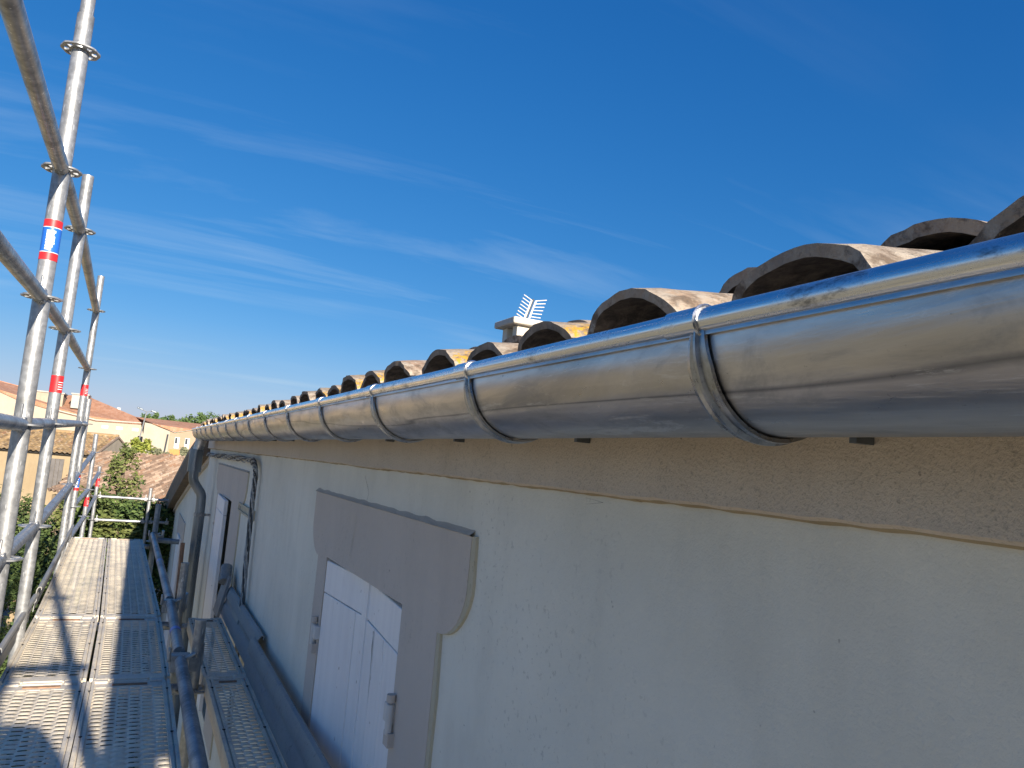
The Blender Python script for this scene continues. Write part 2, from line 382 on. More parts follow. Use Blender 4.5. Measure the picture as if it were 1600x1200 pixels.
def cornice():
    n = 900; b = MB(); vs = []; fs = []
    x0 = WX-.026
    for i in range(n+1):
        y = -3 + (YE-.004+3)*i/n
        e = -.022 - .002*noise.noise(Vector((y*6, 0, 0))) - .002*noise.noise(Vector((y*25, 2, 0))) - .004*max(0, noise.noise(Vector((y*2, 5, 0))))
        x1 = x0 - .004*noise.noise(Vector((y*7, 9, 0)))
        vs += [(WX+.002, y, e-.004), (x1+.006, y, e), (x1-.002, y, e+.0035), (x1, y, e+.02), (x0, y, .16)]
    for i in range(n):
        for j in range(4): fs.append((i*5+j, i*5+j+1, (i+1)*5+j+1, (i+1)*5+j))
    b.add(vs, fs); b.cur = 0
    b.mi = [1 if (k % 4) < 1 else 0 for k in range(len(fs))]
    o = b.build('cornice_band', [M['band'], M['ochre_edge']], house, fix=False, ang=60)
    o['label'] = 'rough brown cement band under the gutter with a dripped ochre lower edge'
cornice()

def crack(name, pts, mat, par, wd=.003, x=WX):
    b = MB(); P = []
    for i in range(len(pts)-1):
        a, c = Vector(pts[i]), Vector(pts[i+1])
        k = max(2, int((c-a).length/.012))
        for j in range(k): P.append(a.lerp(c, j/k))
    P.append(Vector(pts[-1])); vs = []; fs = []
    for i, p in enumerate(P):
        d = (Vector(pts[-1])-Vector(pts[0])).normalized(); nx = Vector((-d.y, d.x))
        off = nx*(.006*noise.noise(Vector((p.x*30, p.y*30, 1)))); w_ = wd*(.35+.9*abs(noise.noise(Vector((p.x*50, p.y*50, 7)))))*min(1, (len(P)-i)/8+.2)
        for s_ in (-1, 1):
            q = p + off + nx*w_*s_*.5; vs.append((x-.0022, q.x, q.y))
    fs = [(2*i, 2*i+1, 2*i+3, 2*i+2) for i in range(len(P)-1)]
    b.add(vs, fs); return b.build(name, mat, par, smooth=False, fix=False)
crack('crack', [(2.33,-.05), (2.27,-.10), (2.31,-.17)], M['dark'], house)
crack('crack', [(1.03,-.03),(.98,-.034),(1.03,-.04)], M['dark'], house, .006, WX)

def window(y0, y1, ytr, ztop, zlow, oy0, oy1, oz, flare, label, openleft):
    """surround between y0 (near) and y1 (far); opening oy0..oy1, top oz"""
    def edge(side):                                       # outline running down: wide head, curved shoulder, narrow leg
        P = []
        base = y0 if side < 0 else y1; leg = base + flare*(1 if side < 0 else -1)
        P.append((base, ztop)); P.append((base - .002*side, ztop-.09))
        for k in range(1, 9):
            q = k/8*math.pi/2; P.append((base + (leg-base)*(1-math.cos(q)), ztop-.09-(.13*math.sin(q))))
        for k in range(1, 14): P.append((leg + .003*noise.noise(Vector((k*1.7, base, 0))), ztop-.23-k*.12))
        return P
    E0 = edge(-1); E1 = edge(1); zb = E0[-1][1]
    for q in E0 + E1: pass
    xs = WX-.007
    poly = [(xs, y, z) for y, z in E0] + [(xs, oy0, zb), (xs, oy0, oz), (xs, oy1, oz), (xs, oy1, zb)] + [(xs, y, z) for y, z in reversed(E1)]
    n = 24; top = []
    for k in range(1, n):
        y = y1 + (y0-y1)*k/n; top.append((xs, y, ztop + .004*noise.noise(Vector((y*9, 3, 0)))))
    b = MB(); b.prism(poly + top, (.0068, 0, 0)); su = b.build('window_surround', M['surround'], house, smooth=False, fix=True)
    su['label'] = label
    # cream edge running down the near side and rough grey line on top
    e = MB(); vs = []; fs = []
    for i, (y, z) in enumerate(E0):
        wv = .020 + .008*noise.noise(Vector((z*9, 1, y))); vs += [(xs+.001, y+.001, z), (xs+.001, y-wv, z+.002), (WX+.001, y-wv-.002, z+.002)]
    for i in range(len(E0)-1):
        for j in range(2): fs.append((3*i+j, 3*i+j+1, 3*i+j+4, 3*i+j+3))
    e.add(vs, fs); e.build('cream_edge', M['cream_edge'], su, smooth=False)
    l = MB(); vs = []; fs = []
    for k in range(61):
        y = y0 + (y1-y0)*k/60; hgt = .008+.005*noise.noise(Vector((y*14, 7, 0)))
        vs += [(xs+.002, y, ztop-.001), (xs-.006, y, ztop+.002), (xs+.002, y, ztop+hgt), (WX+.001, y, ztop+hgt+.006)]
    for k in range(60):
        for j in range(3): fs.append((4*k+j, 4*k+j+1, 4*k+j+5, 4*k+j+4))
    l.add(vs, fs); l.build('head_edge', M['chimney_cap'], su, smooth=False)
    return su
s1 = window(1.452, 2.985, 0, -.137, 0, 1.845, 2.70, -.345, .145, 'taupe painted surround of the near window with a curved shoulder', 0)
s2 = window(5.08, 7.15, 0, -.147, 0, 5.80, 6.74, -.375, .2, 'taupe painted surround of the far window beside the cable', 0)
crack('crack', [(2.36,-.175),(2.37,-.24),(2.385,-.31)], M['cream_edge'], s1, .004, WX-.007)
crack('crack', [(2.375,-.245),(2.39,-.30)], M['dark'], s1, .003, WX-.008)

def leaf(par, hinge, dirv, width, z1, z0, label, gaps, top_h=.105):
    """shutter leaf: hinge (x,y), unit dir in plan, vertical boards, head batten"""
    d = Vector((dirv[0], dirv[1], 0)).normalized(); nrm = Vector((d.y, -d.x, 0))
    if nrm.x > 0: nrm = -nrm
    h = Vector((hinge[0], hinge[1], 0)); b = MB(); k = len(gaps)-1
    for i in range(k):
        a, c = gaps[i]*width, gaps[i+1]*width
        g = .0012
        zz1 = z1 - .108 if True else z1
        cc = h + d*((a+c)/2) + Vector((0,0,(zz1+z0)/2)) + nrm*(.001*((i*7) % 3))
        b.obox(cc, d, nrm, (0,0,1), (c-a)/2-g, .013, (zz1-z0)/2)
    bo = b.build('shutter_leaf', M['shutter'], par, smooth=False); bevel(bo, .0018, 1); bo['label'] = label
    t = MB(); t.obox(h + d*width/2 + Vector((0,0,z1-.0525)), d, nrm, (0,0,1), width/2, .0135, .0525)
    bevel(t.build('head_batten', M['shutter'], bo, smooth=False), .002, 1)
    return bo
# near window: two leaves, meeting edge pushed slightly inwards
leaf(s1, (WX+.008, 2.695), (.035, -.43), .425, -.356, -1.85, 'far leaf of white board shutter', [0,.27,.52,.78,1])
leaf(s1, (WX+.008, 1.850), (.035, .43), .415, -.358, -1.85, 'near leaf of white board shutter with a split seam', [0,.34,.68,1])
b = MB(); b.box(WX+.022, WX+.034, 2.25, 2.30, -1.85, -.35); b.build('meeting_strip', M['shutter'], s1, smooth=False)
crack('crack', [(2.135,-.472),(2.125,-.56),(2.12,-.66)], M['dark'], s1, .006, WX+.016)
crack('crack', [(2.01,-.468),(2.0,-.53)], M['dark'], s1, .003, WX+.008)
def hinge(par, y, z, side):
    b = MB(); b.obox((WX-.012, y, z), (1,0,0), (0,1,0), (0,0,1), .010, .020, .022); b.tube([(WX-.018, y-.018*side, z-.045), (WX-.018, y-.018*side, z+.026)], .009, 10)
    o = b.build('hinge', M['white_paint'], par); bevel(o, .002, 1)
    c = MB(); c.tube([(WX-.018, y-.018*side, z+.03), (WX-.018, y-.018*side, z+.048)], .011, 10); c.build('hinge_cap', M['surround'], o)
    c = MB(); c.obox((WX-.010, y-.015*side, z-.055), (1,0,0), (0,1,0), (0,0,1), .012, .018, .016)
    c.build('hinge_pin', M['surround'], o)
hinge(s1, 2.715, -.60, -1); hinge(s1, 1.845, -.60, 1)
# far window: one white leaf, ajar, dark slot beside it
leaf(s2, (WX-.006, 6.735), (-.02, -.78), .79, -.38, -1.85, 'narrow white shutter leaf standing ajar', [0,.25,.5,.75,1])
hinge(s2, 6.76, -.66, -1)

# ---- roof
roof_o = empty('roof', (.5, 0, .14), None, None); roof_o.parent = house; roof_o.matrix_parent_inverse = Matrix.Translation(-Vector(house.location))
roof_o.location = (.5, 0, .14)
def slab():
    b = MB(); SL = .2
    P = [(.60, 0, .150), (4.6, 0, .150+4*SL), (9.2, 0, .13), (9.2, 0, .03), (4.6, 0, .05+4*SL), (.60, 0, .06)]
    b.prism([(x, -6.2, z) for x, y, z in P], (0, YE+6.32, 0)); b.build('roof_deck', M['brown_wood'], roof_o, smooth=False)
slab()
def tile_mesh(seed, a=.092, hgt=.082, Ln=.46, th=.011, taper=.82, rough=1.0):
    """cover tile: outer shell, inner shell, rims.  local x runs up the roof from the front edge"""
    b = MB(); na = 22; nl = 12; vs = []
    for sh in (0, 1):
        for i in range(nl+1):
            u = i/nl; k = 1-(1-taper)*u
            for j in range(na+1):
                q = math.pi*j/na; aa = (a - th*sh)*k; hh = (hgt - th*sh)*k
                y = -aa*math.cos(q); z = hh*math.sin(q)**.85
                x = u*Ln
                nz = noise.noise(Vector((x*9+seed*3.1, y*16, z*16+seed)))
                n2 = noise.noise(Vector((x*40+seed, y*45, z*45)))
                if i == 0: x += rough*(.008*noise.noise(Vector((seed*5, q*1.6, 1))) + .004*noise.noise(Vector((seed, q*7, 0))) + .003*n2)
                g = rough*(.0035*nz+.0014*n2+.0012*noise.noise(Vector((x*90+seed,y*95,z*95))))*(1 if sh == 0 else .7)
                vs.append((x, y - g*math.cos(q), z + g*math.sin(q)))
    W = na+1; O = (nl+1)*W; fs = []; mi = []
    for i in range(nl):
        for j in range(na):
            p = i*W+j; fs.append((p, p+1, p+W+1, p+W)); mi.append(0)
            fs.append((O+p, O+p+W, O+p+W+1, O+p+1)); mi.append(1)
    for j in range(na):
        fs.append((j, O+j, O+j+1, j+1)); mi.append(2)
        p = nl*W+j; fs.append((p, p+1, O+p+1, O+p)); mi.append(1)
    for i in range(nl):
        fs.append((i*W, (i+1)*W, O+(i+1)*W, O+i*W)); mi.append(0)
        p = i*W+na; fs.append((p, O+p, O+p+W, p+W)); mi.append(0)
    b.add(vs, fs); b.mi = mi; return b
ys = [-.45, -.21, .02, .262, .492, .734, .962]
while ys[-1] < 7.9: ys.append(ys[-1] + .2265 + random.uniform(-.006, .006))
rnd_ = random.Random(3)
M['tile_rim'] = flat('dark_tile_rim', (.24,.19,.145), .95, 0, .5, 50)  # darker mottled brown for most of the front edges
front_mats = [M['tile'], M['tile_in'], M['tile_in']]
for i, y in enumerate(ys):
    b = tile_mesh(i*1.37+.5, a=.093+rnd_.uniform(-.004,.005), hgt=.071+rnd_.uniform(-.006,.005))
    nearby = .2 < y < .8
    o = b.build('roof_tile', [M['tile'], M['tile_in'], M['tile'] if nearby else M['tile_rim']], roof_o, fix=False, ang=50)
    xo = .50 + rnd_.uniform(-.012, .012)
    o.matrix_parent_inverse = Matrix.Translation(-wloc(roof_o))
    sl_ = .17 + rnd_.uniform(-.02, .02)
    o.location = (xo, y, .149 + rnd_.uniform(-.004,.004) - (.014 if 1.1 < y < 1.25 else .007 if .4 < y < .6 else .010 if y < .4 else 0)); o.rotation_euler = (rnd_.uniform(-.04,.04), -math.atan(sl_), rnd_.uniform(-.05,.05))
# upper courses and channel tiles: one field
def field():
    b = MB(); mi = []
    for c in range(1, 12):
        if c < 12:
            for i, y in enumerate(ys):
                if c > 3 and i % 1: continue
                t = tile_mesh(i*2.1+c*7, th=.014)
                if c > 2:                       # coarse copies higher up, out of sight from below
                    pass
                base = len(b.v); ang = .17
                ox = .68 + .30*(c-1) + rnd_.uniform(-.012,.012); oz = .197 + .2*.30*(c-1) + rnd_.uniform(-.004,.004)
                for v in t.v: b.v.append(Vector((ox + v.x*math.cos(ang) - v.z*math.sin(ang), y + v.y + .0*v.x, oz + v.x*math.sin(ang) + v.z*math.cos(ang))))
                b.f += [tuple(k+base for k in f) for f in t.f]; b.mi += t.mi
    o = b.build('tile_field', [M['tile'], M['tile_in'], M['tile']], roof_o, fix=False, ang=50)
    ch = MB()
    for i in range(len(ys)-1):
        y = (ys[i]+ys[i+1])/2; vs = []; fs = []
        for k in range(2):
            x = .575 + k*4.0; z = .155 + k*.8
            for j in range(9):
                q = math.pi*j/8; vs.append((x, y - .10*math.cos(q), z + .055 - .055*math.sin(q)))
        fs = [(j, j+1, j+10, j+9) for j in range(8)]
        ch.add(vs, fs)
    ch.build('channel_tiles', M['tile'], roof_o, fix=False)
field()
# ---- chimney
ch = MB()
cx, cy = 4.10, 8.46
for (sx, sy) in ((-1,-1),(1,-1),(1,1),(-1,1)):
    ch.box(cx+sx*.2-(.07 if sx < 0 else .07), cx+sx*.2+.07, cy+sy*.2-.07, cy+sy*.2+.07, 1.35, 1.79)
chm = MB()
def chimney():
    b = MB(); h = .21
    b.box(cx-h, cx+h, cy-h, cy+h, .55, 1.42)
    for (sx, sy, wx, wy) in ((-1,-1,.13,.13),(1,-1,.13,.13),(1,1,.13,.13),(-1,1,.13,.13)):
        x0 = cx-h if sx < 0 else cx+h-wx; y0 = cy-h if sy < 0 else cy+h-wy
        b.box(x0, x0+wx, y0, y0+wy, 1.42, 1.76)
    b.box(cx-.12, cx+.08, cy-h+.002, cy-h+.1, 1.42, 1.76)
    o = b.build('chimney', M['chimney'], roof_o, smooth=False); bevel(o, .008, 2)
    c = MB(); c.prism([(cx-h-.09, cy-h-.08, 1.762), (cx+h+.09, cy-h-.08, 1.762), (cx+h+.09, cy+h+.08, 1.762), (cx-h-.09, cy+h+.08, 1.762)], (0,0,.085))
    o2 = c.build('chimney_cap', M['chimney_cap'], roof_o, smooth=False); bevel(o2, .02, 3)
chimney()
def antenna():
    t = empty('television_antenna', (4.10, 8.42, 1.847), 'white comb-like television antenna standing on the chimney cap', 'antenna')
    b = MB(); b.tube([(4.075, 8.42, 1.845), (4.08, 8.42, 1.90), (4.16, 8.42, 2.15)], .012, 8); b.build('boom', M['cable_dark'], t)
    for side in (-1, 1):
        r = MB()
        x0, x1 = (4.045, 4.125) if side < 0 else (4.105, 4.185)
        z0, z1 = 1.88, 2.13
        r.tube([(x0, 8.40, z0), (x1, 8.40, z1)], .013, 8)
        for k in range(7):
            f = k/6; x = x0+(x1-x0)*f; z = z0+(z1-z0)*f
            r.tube([(x, 8.40, z), (x+side*.13, 8.36, z+(.04 if side < 0 else -.01+.035*f))], .0065, 6)
        r.build('reflector_comb', M['white_paint'], t)
antenna()

# ------------------------------------------------------------------ gutter
GX, GZ, GR = .4775, .122, .0745
Y0G, Y1G = -1.2, 7.62
gut = empty('roof_gutter', (GX, 0, GZ), 'long half-round zinc roof gutter hung along the eave above the wall', 'gutter')
def gutter():
    b = MB(); n = 30; ny = 220; vs = []; fs = []
    A0, A1 = R(178), R(352)
    prof = [(math.cos(A0+(A1-A0)*k/n)*GR, math.sin(A0+(A1-A0)*k/n)*GR) for k in range(n+1)]
    # slight hem fold below the bead and a straight back
    prof = [(prof[0][0]+.0005, .012), (prof[0][0]-.004, .006), (prof[0][0]-.004, .0015)] + prof + [(GR*.995, .03)]
    m = len(prof)
    for sh in (0, 1):
        for i in range(ny+1):
            y = Y0G + (Y1G-Y0G)*i/ny
            for k, (x, z) in enumerate(prof):
                g = 1 - sh*.012
                d = .0007*noise.noise(Vector((y*2.2, k*.16, 0))) + .0004*noise.noise(Vector((y*7, k*.3, 5)))
                vs.append((GX + x*g*(1+d/GR), y, GZ + z*g*(1+d/GR)))
    O = (ny+1)*m
    for i in range(ny):
        for k in range(m-1):
            p = i*m+k; fs.append((p, p+m, p+m+1, p+1)); fs.append((O+p, O+p+1, O+p+m+1, O+p+m))
    b.add(vs, fs); b.build('trough', M['zinc'], gut, fix=False, ang=60)
    # rolled bead along the outer lip
    bx, bz = GX-GR+.002, GZ+.0145; pts = []
    for i in range(181):
        y = Y0G + (Y1G-Y0G)*i/180
        pts.append((bx + .0004*noise.noise(Vector((y*3, 0, 0))), y, bz + .0006*noise.noise(Vector((y*3, 8, 0)))))
    c = MB(); c.tube(pts, .0112, 20); c.build('bead', M['bead'], gut)
    e = MB(); P = [(GX+GR*math.cos(R(180)+R(180)*k/24), Y1G, GZ+GR*math.sin(R(180)+R(180)*k/24)) for k in range(25)]; P += [(GX+GR, Y1G, GZ+.03), (GX-GR, Y1G, GZ+.012)]
    e.prism(P, (0, .003, 0)); e.build('end_cap', M['zinc'], gut, smooth=False)
gutter()
def bracket_mb(y0):
    b = MB(); n = 40; A0, A1 = R(176), R(350)
    # channelled strap section: across y, radial out r
    sec = [(-.0165, .0012), (-.0165, .0045), (-.0115, .0052), (-.0085, .0030), (-.004, .0034), (-.002, .0072), (.002, .0072), (.004, .0034), (.0085, .0030), (.0115, .0052), (.0165, .0045), (.0165, .0012)]
    m = len(sec); vs = []; fs = []
    for k in range(n+1):
        f = k/n; a = A0+(A1-A0)*f; wd = (.55+.45*min(1, f*7+.1) if f < .12 else 1)*.86
        for (yy, rr) in sec:
            q = GR+.0002+rr; vs.append((GX+math.cos(a)*q, y0+yy*wd, GZ+math.sin(a)*q))
    for k in range(n):
        for j in range(m): fs.append((k*m+j, k*m+(j+1)%m, (k+1)*m+(j+1)%m, (k+1)*m+j))
    fs += [tuple(range(m)), tuple(n*m+j for j in range(m-1, -1, -1))]
    b.add(vs, fs)
    return b
brs = []
for k in range(15):
    y = .002 + .497*k
    if k == 0: continue
    if y > 7.4: break
    o = bracket_mb(y).build('bracket', M['bracket'], gut, ang=30)
    c = MB(); bx, bz = GX-GR+.002, GZ+.0145
    # clip lapped over the bead
    P = [(bx+.0132*math.cos(R(a)), bz+.0132*math.sin(R(a))) for a in range(-20, 251, 15)]
    Q = [(bx+.0114*math.cos(R(a)), bz+.0114*math.sin(R(a))) for a in range(250, -21, -15)]
    c.prism([(x, y-.002, z) for x, z in P+Q], (0, .043, 0)); c.build('bead_clip', M['bead'], o, ang=30)
    r_ = MB(); r_.tube([(bx+.0134*math.cos(R(a)), y-.002, bz+.0134*math.sin(R(a))) for a in range(-20, 251, 15)], .0013, 6); r_.build('clip_rim', M['white_paint'] if False else M['bead'], o)
    d = MB(); d.box(WX-.05, WX-.027, y-.006, y+.002, GZ-.070, GZ-.058); d.build('tail', M['pipe'], o)

# ------------------------------------------------------------------ downpipe
def arc_pts(pts, n=8):
    """smooth polyline (Catmull-Rom)"""
    P = [Vector(p) for p in pts]; P = [P[0]]+P+[P[-1]]; out = []
    for i in range(1, len(P)-2):
        for k in range(n):
            t = k/n; a, b, c, d = P[i-1], P[i], P[i+1], P[i+2]
            out.append(.5*((2*b)+(c-a)*t+(2*a-5*b+4*c-d)*t*t+(3*b-a-3*c+d)*t**3))
    out.append(P[-2]); return out
dp = empty('downpipe', (.56, 7.42, -6.4), 'dark zinc downpipe with a swan-neck bend at the far gutter end', 'downpipe')
def pipe():
    y = 7.42
    b = MB(); b.tube([(.478, y, GZ-.06), (.47, y, GZ-.11), (.455, y, GZ-.17)], .05, 20, rs=[.052, .045, .040]); b.build('outlet', M['zinc'], dp)
    c = MB(); c.tube([(.452, y, GZ-.16), (.448, y, GZ-.22), (.448, y, GZ-.36)], .058, 22); c.build('socket', M['pipe'], dp)
    d = MB(); d.tube(arc_pts([(.448, y, -.20), (.449, y, -.27), (.460, y, -.325), (.500, y, -.385), (.530, y, -.43), (.539, y, -.50), (.540, y, -.75)], 12), .041, 22); d.build('swan_neck', M['pipe'], dp)
    e = MB(); e.tube([(.540, y, -.60), (.540, y, -6.4)], .0445, 22); e.build('pipe', M['pipe'], dp)
    for z in (-.61, -1.9):
        f = MB(); f.tube([(.540, y, z-.012), (.540, y, z+.012)], .049, 22); f.box(.585, WX, y-.012, y+.012, z-.01, z+.01); f.obox((.540-.02, y-.057, z), (1,0,0), (0,1,0), (0,0,1), .014, .012, .014)
        f.build('pipe_clamp', M['galv'], dp)
pipe()
bp = MB(); bp.tube([(.575, 7.0, -.62), (.577, 7.0, -.66), (.585, 7.0, -2.6)], .012, 10)
# ------------------------------------------------------------------ cables
cb = empty('cable_bundle', (WX-.01, 4.6, -.9), 'grey twisted cable bundle turning down beside the far window surround', 'cable')
def cables():
    path = arc_pts([(WX-.03, 8.2, -.085), (WX-.03, 7.4, -.078), (WX-.03, 6.2, -.072), (WX-.03, 5.0, -.062), (WX-.032, 4.68, -.075), (WX-.03, 4.57, -.14), (WX-.03, 4.56, -.3), (WX-.03, 4.52, -.6), (WX-.03, 4.45, -1.0), (WX-.03, 4.42, -1.6)], 26)
    for k in range(5):
        b = MB(); pts = []
        for i, p in enumerate(path):
            q = i*.20 + k*2*math.pi/5; rr = .012 + .014*noise.noise(Vector((i*.06, k*3, 0)))
            n = Vector((1, 0, 0)); t = (path[min(i+1, len(path)-1)]-path[max(i-1, 0)]).normalized(); s_ = t.cross(n)
            pts.append(p + n*math.sin(q)*.010 + s_*math.cos(q)*rr*1.3)
        b.tube(pts, .0042 if k else .006, 6); b.build('cable', [M['cable'], M['cable'], M['cable_dark'], M['cable'], M['cable_dark']][k], cb)
cables()
rb = MB()
for z in (-.395, -.352): rb.box(WX-.014, WX, 4.62, 5.32, z-.006, z+.006)
rb.box(WX-.014, WX, 4.61, 4.63, -.40, -.345); rb.box(WX-.014, WX, 5.31, 5.33, -.40, -.345); rb.box(WX-.006, WX, 4.63, 5.31, -.39, -.358)
tag(rb.build('meter_plate', M['cream_edge'], smooth=False), 'small cream framed plate fixed to wall beside the cable bundle', 'wall plate')

# ------------------------------------------------------------------ annex wall beyond the corner
ax = empty('annex_house', (.66, 16, -6.5), 'lower annex wall with a long sloping brown verge beyond the downpipe', 'annex')
def annex():
    X = .66
    top = [(8.35, -.13), (10.4, -.42), (13.8, -1.0), (18.3, -1.92), (25, -3.2)]
    b = MB(); b.prism([(X, y, z) for y, z in top] + [(X, 25, -6.6), (X, 8.35, -6.6)], (.3, 0, 0)); b.build('wall', M['wall'], ax, smooth=False)
    v = MB(); P = [(y, z) for y, z in top]; up = [(8.35, .10), (10.4, -.14), (13.8, -.66), (18.3, -1.45), (25, -2.6)]
    v.prism([(X-.13, y, z+.03) for y, z in P] + [(X-.13, y, z) for y, z in reversed(up)], (.12, 0, 0)); v.build('verge_board', M['brown_wood'], ax, smooth=False)
    m = MB(); m.prism([(X-.03, y, z-.02) for y, z in P] + [(X-.03, y, z+.03) for y, z in reversed(P)], (.03, 0, 0)); m.build('moulding', M['surround'], ax, smooth=False)
    r = MB(); r.prism([(X-.13, y, z) for y, z in up] + [(X-.13, y, z+.05) for y, z in reversed(up)], (5, 0, 0)); r.build('roof', M['tile'], ax, smooth=False)
    w = MB(); w.box(X-.012, X-.002, 11.2, 12.9, -3.2, -1.05); so_ = w.build('window_surround', M['surround'], ax, smooth=False)
    w2 = MB(); w2.box(X-.03, X-.013, 11.6, 12.4, -3.2, -1.3); w2.build('shutter', M['shutter'], so_, smooth=False)
annex()

# ------------------------------------------------------------------ scaffold
sc = empty('scaffold', (-.2, 3.4, -6.5), 'galvanised tube scaffold with ring nodes standing along the house wall', 'scaffold')
TR = .0275
def rosette_mb(r=.070):
    b = MB(); n = 40; t = .0045; k = 8
    rin = .046; ri0 = .027; ri1 = .036
    def ringpart(ra, rb_):
        vs = []; fs = []
        for j in range(n):
            q = 2*math.pi*j/n; c, s_ = math.cos(q), math.sin(q)
            rb2 = rb_*(1 + (.03*math.cos(8*q) if rb_ > .06 else 0))
            vs += [(ra*c, ra*s_, -t), (rb2*c, rb2*s_, -t*.7), (rb2*c, rb2*s_, t*.7), (ra*c, ra*s_, t)]
        for j in range(n):
            a = 4*j; d = 4*((j+1) % n)
            for m in range(4): fs.append((a+m, a+(m+1) % 4, d+(m+1) % 4, d+m))
        b.add(vs, fs)
    ringpart(ri0, ri1+.004); ringpart(.058, r)
    for j in range(k):
        q = 2*math.pi*j/k + .39; b.obox((.048*math.cos(q), .048*math.sin(q), 0), (math.cos(q), math.sin(q), 0), (-math.sin(q), math.cos(q), 0), (0,0,1), .012, .0075, t*.9)
    return b
ros_me = {}
def standard(x, y, z0, z1, rings, sleeve=None, label=None, mat='galv', r=TR, stickers=(), lean=(0, 0)):
    b = MB()
    if sleeve: b.tube([(x, y, z0), (x, y, sleeve)], r*1.14, 18); b.tube([(x, y, sleeve), (x, y, z1)], r*.93, 18)
    else: b.tube([(x, y, z0), (x, y, z1)], r, 18)
    o = b.build('standard', M[mat], sc)
    if label: o['label'] = label
    for z in rings:
        c = rosette_mb(); c.v = [v + Vector((x, y, z)) for v in c.v]
        c.build('ring_node', M['galv' if mat == 'galv' else 'galv_dark'], o, ang=30)
    rr = r*1.14 if sleeve else r
    for kind, za, zb in stickers:
        def band(a_, b_, m, g=.0012):
            t = MB(); n = 24; vs = []; fs = []
            for j in range(n):
                q = 2*math.pi*j/n
                for z in (a_, b_): vs.append((x+(rr+g)*math.cos(q), y+(rr+g)*math.sin(q), z))
            for j in range(n): fs.append((2*j, 2*((j+1) % n), 2*((j+1) % n)+1, 2*j+1))
            t.add(vs, fs); return t.build('sticker', M[m], o, fix=False)
        hgt = zb-za
        if kind == 'red':
            s_ = band(za, zb, 'red_sticker')
        else:
            s_ = band(za+hgt*.2, zb-hgt*.2, 'blue_sticker'); band(za, za+hgt*.185, 'red_sticker'); band(zb-hgt*.185, zb, 'red_sticker'); band(za+hgt*.185, za+hgt*.2, 'white_print'); band(zb-hgt*.2, zb-hgt*.185, 'white_print')
        # small illegible print: short raised strokes on the side that faces the deck
        t = MB(); rn = random.Random(int(za*100)+int(y*10)); rows = 7 if kind != 'red' else 4
        for k in range(rows):
            zc = za + hgt*(.27+.5*k/rows) if kind != 'red' else za + hgt*(.2+.55*k/rows)
            a0 = R(-115 if kind != 'red' else -70); a1 = a0 + R(rn.uniform(35, 60)); hh = hgt*(.028 if kind != 'red' else .018)
            vs = []; m = 6
            for q in range(m+1):
                a = a0+(a1-a0)*q/m
                for z in (zc-hh, zc+hh): vs.append((x+(rr+.0022)*math.cos(a), y+(rr+.0022)*math.sin(a), z))
            t.add(vs, [(2*q, 2*q+2, 2*q+3, 2*q+1) for q in range(m)])
        t.build('print', M['white_print'], s_, fix=False)
    return o
P1 = (-.417, 3.44); P2 = (-.42, 4.45); P3 = (-.497, 7.5); P4 = (-.545, 9.0); P5 = (-.555, 11.6); P6 = (-.562, 14.2); PB = (-.43, -.25)
standard(*PB, -6.4, 2.3, [1.53,1.03,.45,0,-.5])
standard(*P1, -6.4, 2.6, [1.53,1.03,.515,.022,-.48,-1.5], sleeve=1.68, stickers=[('blue', .66, .82)], label='nearest tall outer post with a blue and red sticker')
standard(*P2, -6.4, 1.33, [1.04,.522,.045,-.46,-1.5], stickers=[('red', .20, .285)])
standard(*P3, -6.4, 1.385, [1.08,.57,.097,-.42,-1.5], stickers=[('red', .335, .43)])
standard(*P4, -6.4, .375, [.12,-.39,-.72,-1.06], stickers=[('blue', -.56, -.40)])
standard(*P5, -6.4, .03, [-.21,-.70,-1.05], stickers=[('red', -.92, -.80)])
standard(*P6, -6.4, -.48, [-.57,-.955,-1.33], stickers=[('red', -.80, -.67)])
PF = (.235, 14.25)
standard(*PF, -6.4, -.78, [-.965,-1.335])
# inner standards
II = [(.345, -.25), (.33, 3.68), (.318, 4.95), (.232, 8.65)]
standard(*II[0], -6.4, 1.36, [1.02,.45,-.1])
standard(*II[1], -6.4, -.755, [-1.05], mat='galv_dark', r=.0235, label='short inner post stub between the decks, nearest')
standard(*II[2], -6.4, -.69, [-1.05], mat='galv_dark', r=.0235)
standard(*II[3], -6.4, -.63, [-1.0], mat='painted_steel', r=.026)
b = MB(); b.tube([(.30, 4.99, -.95), (.292, 4.99, -.58)], .012, 12); b.build('rusty_spigot', M['rust'], sc)
def rail(pts, name='guardrail', mat='galv', r=.0235, heads=True, label=None):
    o = None
    for a, c in zip(pts[:-1], pts[1:]):
        a = Vector(a); c = Vector(c); d = (c-a).normalized()
        b = MB(); b.tube([a+d*.03, c-d*.03], r, 16)
        o = b.build(name, M[mat], sc)
        if label: o['label'] = label
        if heads:
            h = MB()
            for p, s_ in ((a, 1), (c, -1)):
                q = p + d*s_*.058; up = Vector((0,0,1)); sd = d.cross(up).normalized()
                h.obox(q, d, sd, up, .026, .019, .027); h.obox(p + d*s_*.060 + Vector((0,0,.022)), d, sd, up, .008, .004, .055)
            bevel(h.build('wedge_head', M[mat], o), .004, 2)
    return o
def at(P, z): return (P[0], P[1], z)
E_ = .0
rail([at(PB,1.03), at(P1,1.03), at(P2,1.04), at(P3,1.08)], mat='galv_dark', r=.0285)
rail([at(PB,.45), at(P1,.515), at(P2,.522), at(P3,.57)], mat='galv_dark', r=.0255)
rail([at(PB,.03), at(P1,.022), at(P2,.045), at(P3,.097), at(P4,.12)], r=.0255)
rail([at(PB,-.5), at(P1,-.48), at(P2,-.46), at(P3,-.42), at(P4,-.39), at(P5,-.21)], r=.0255)
rail([at(P4,-.72), at(P5,-.70), at(P6,-.57)], r=.024)
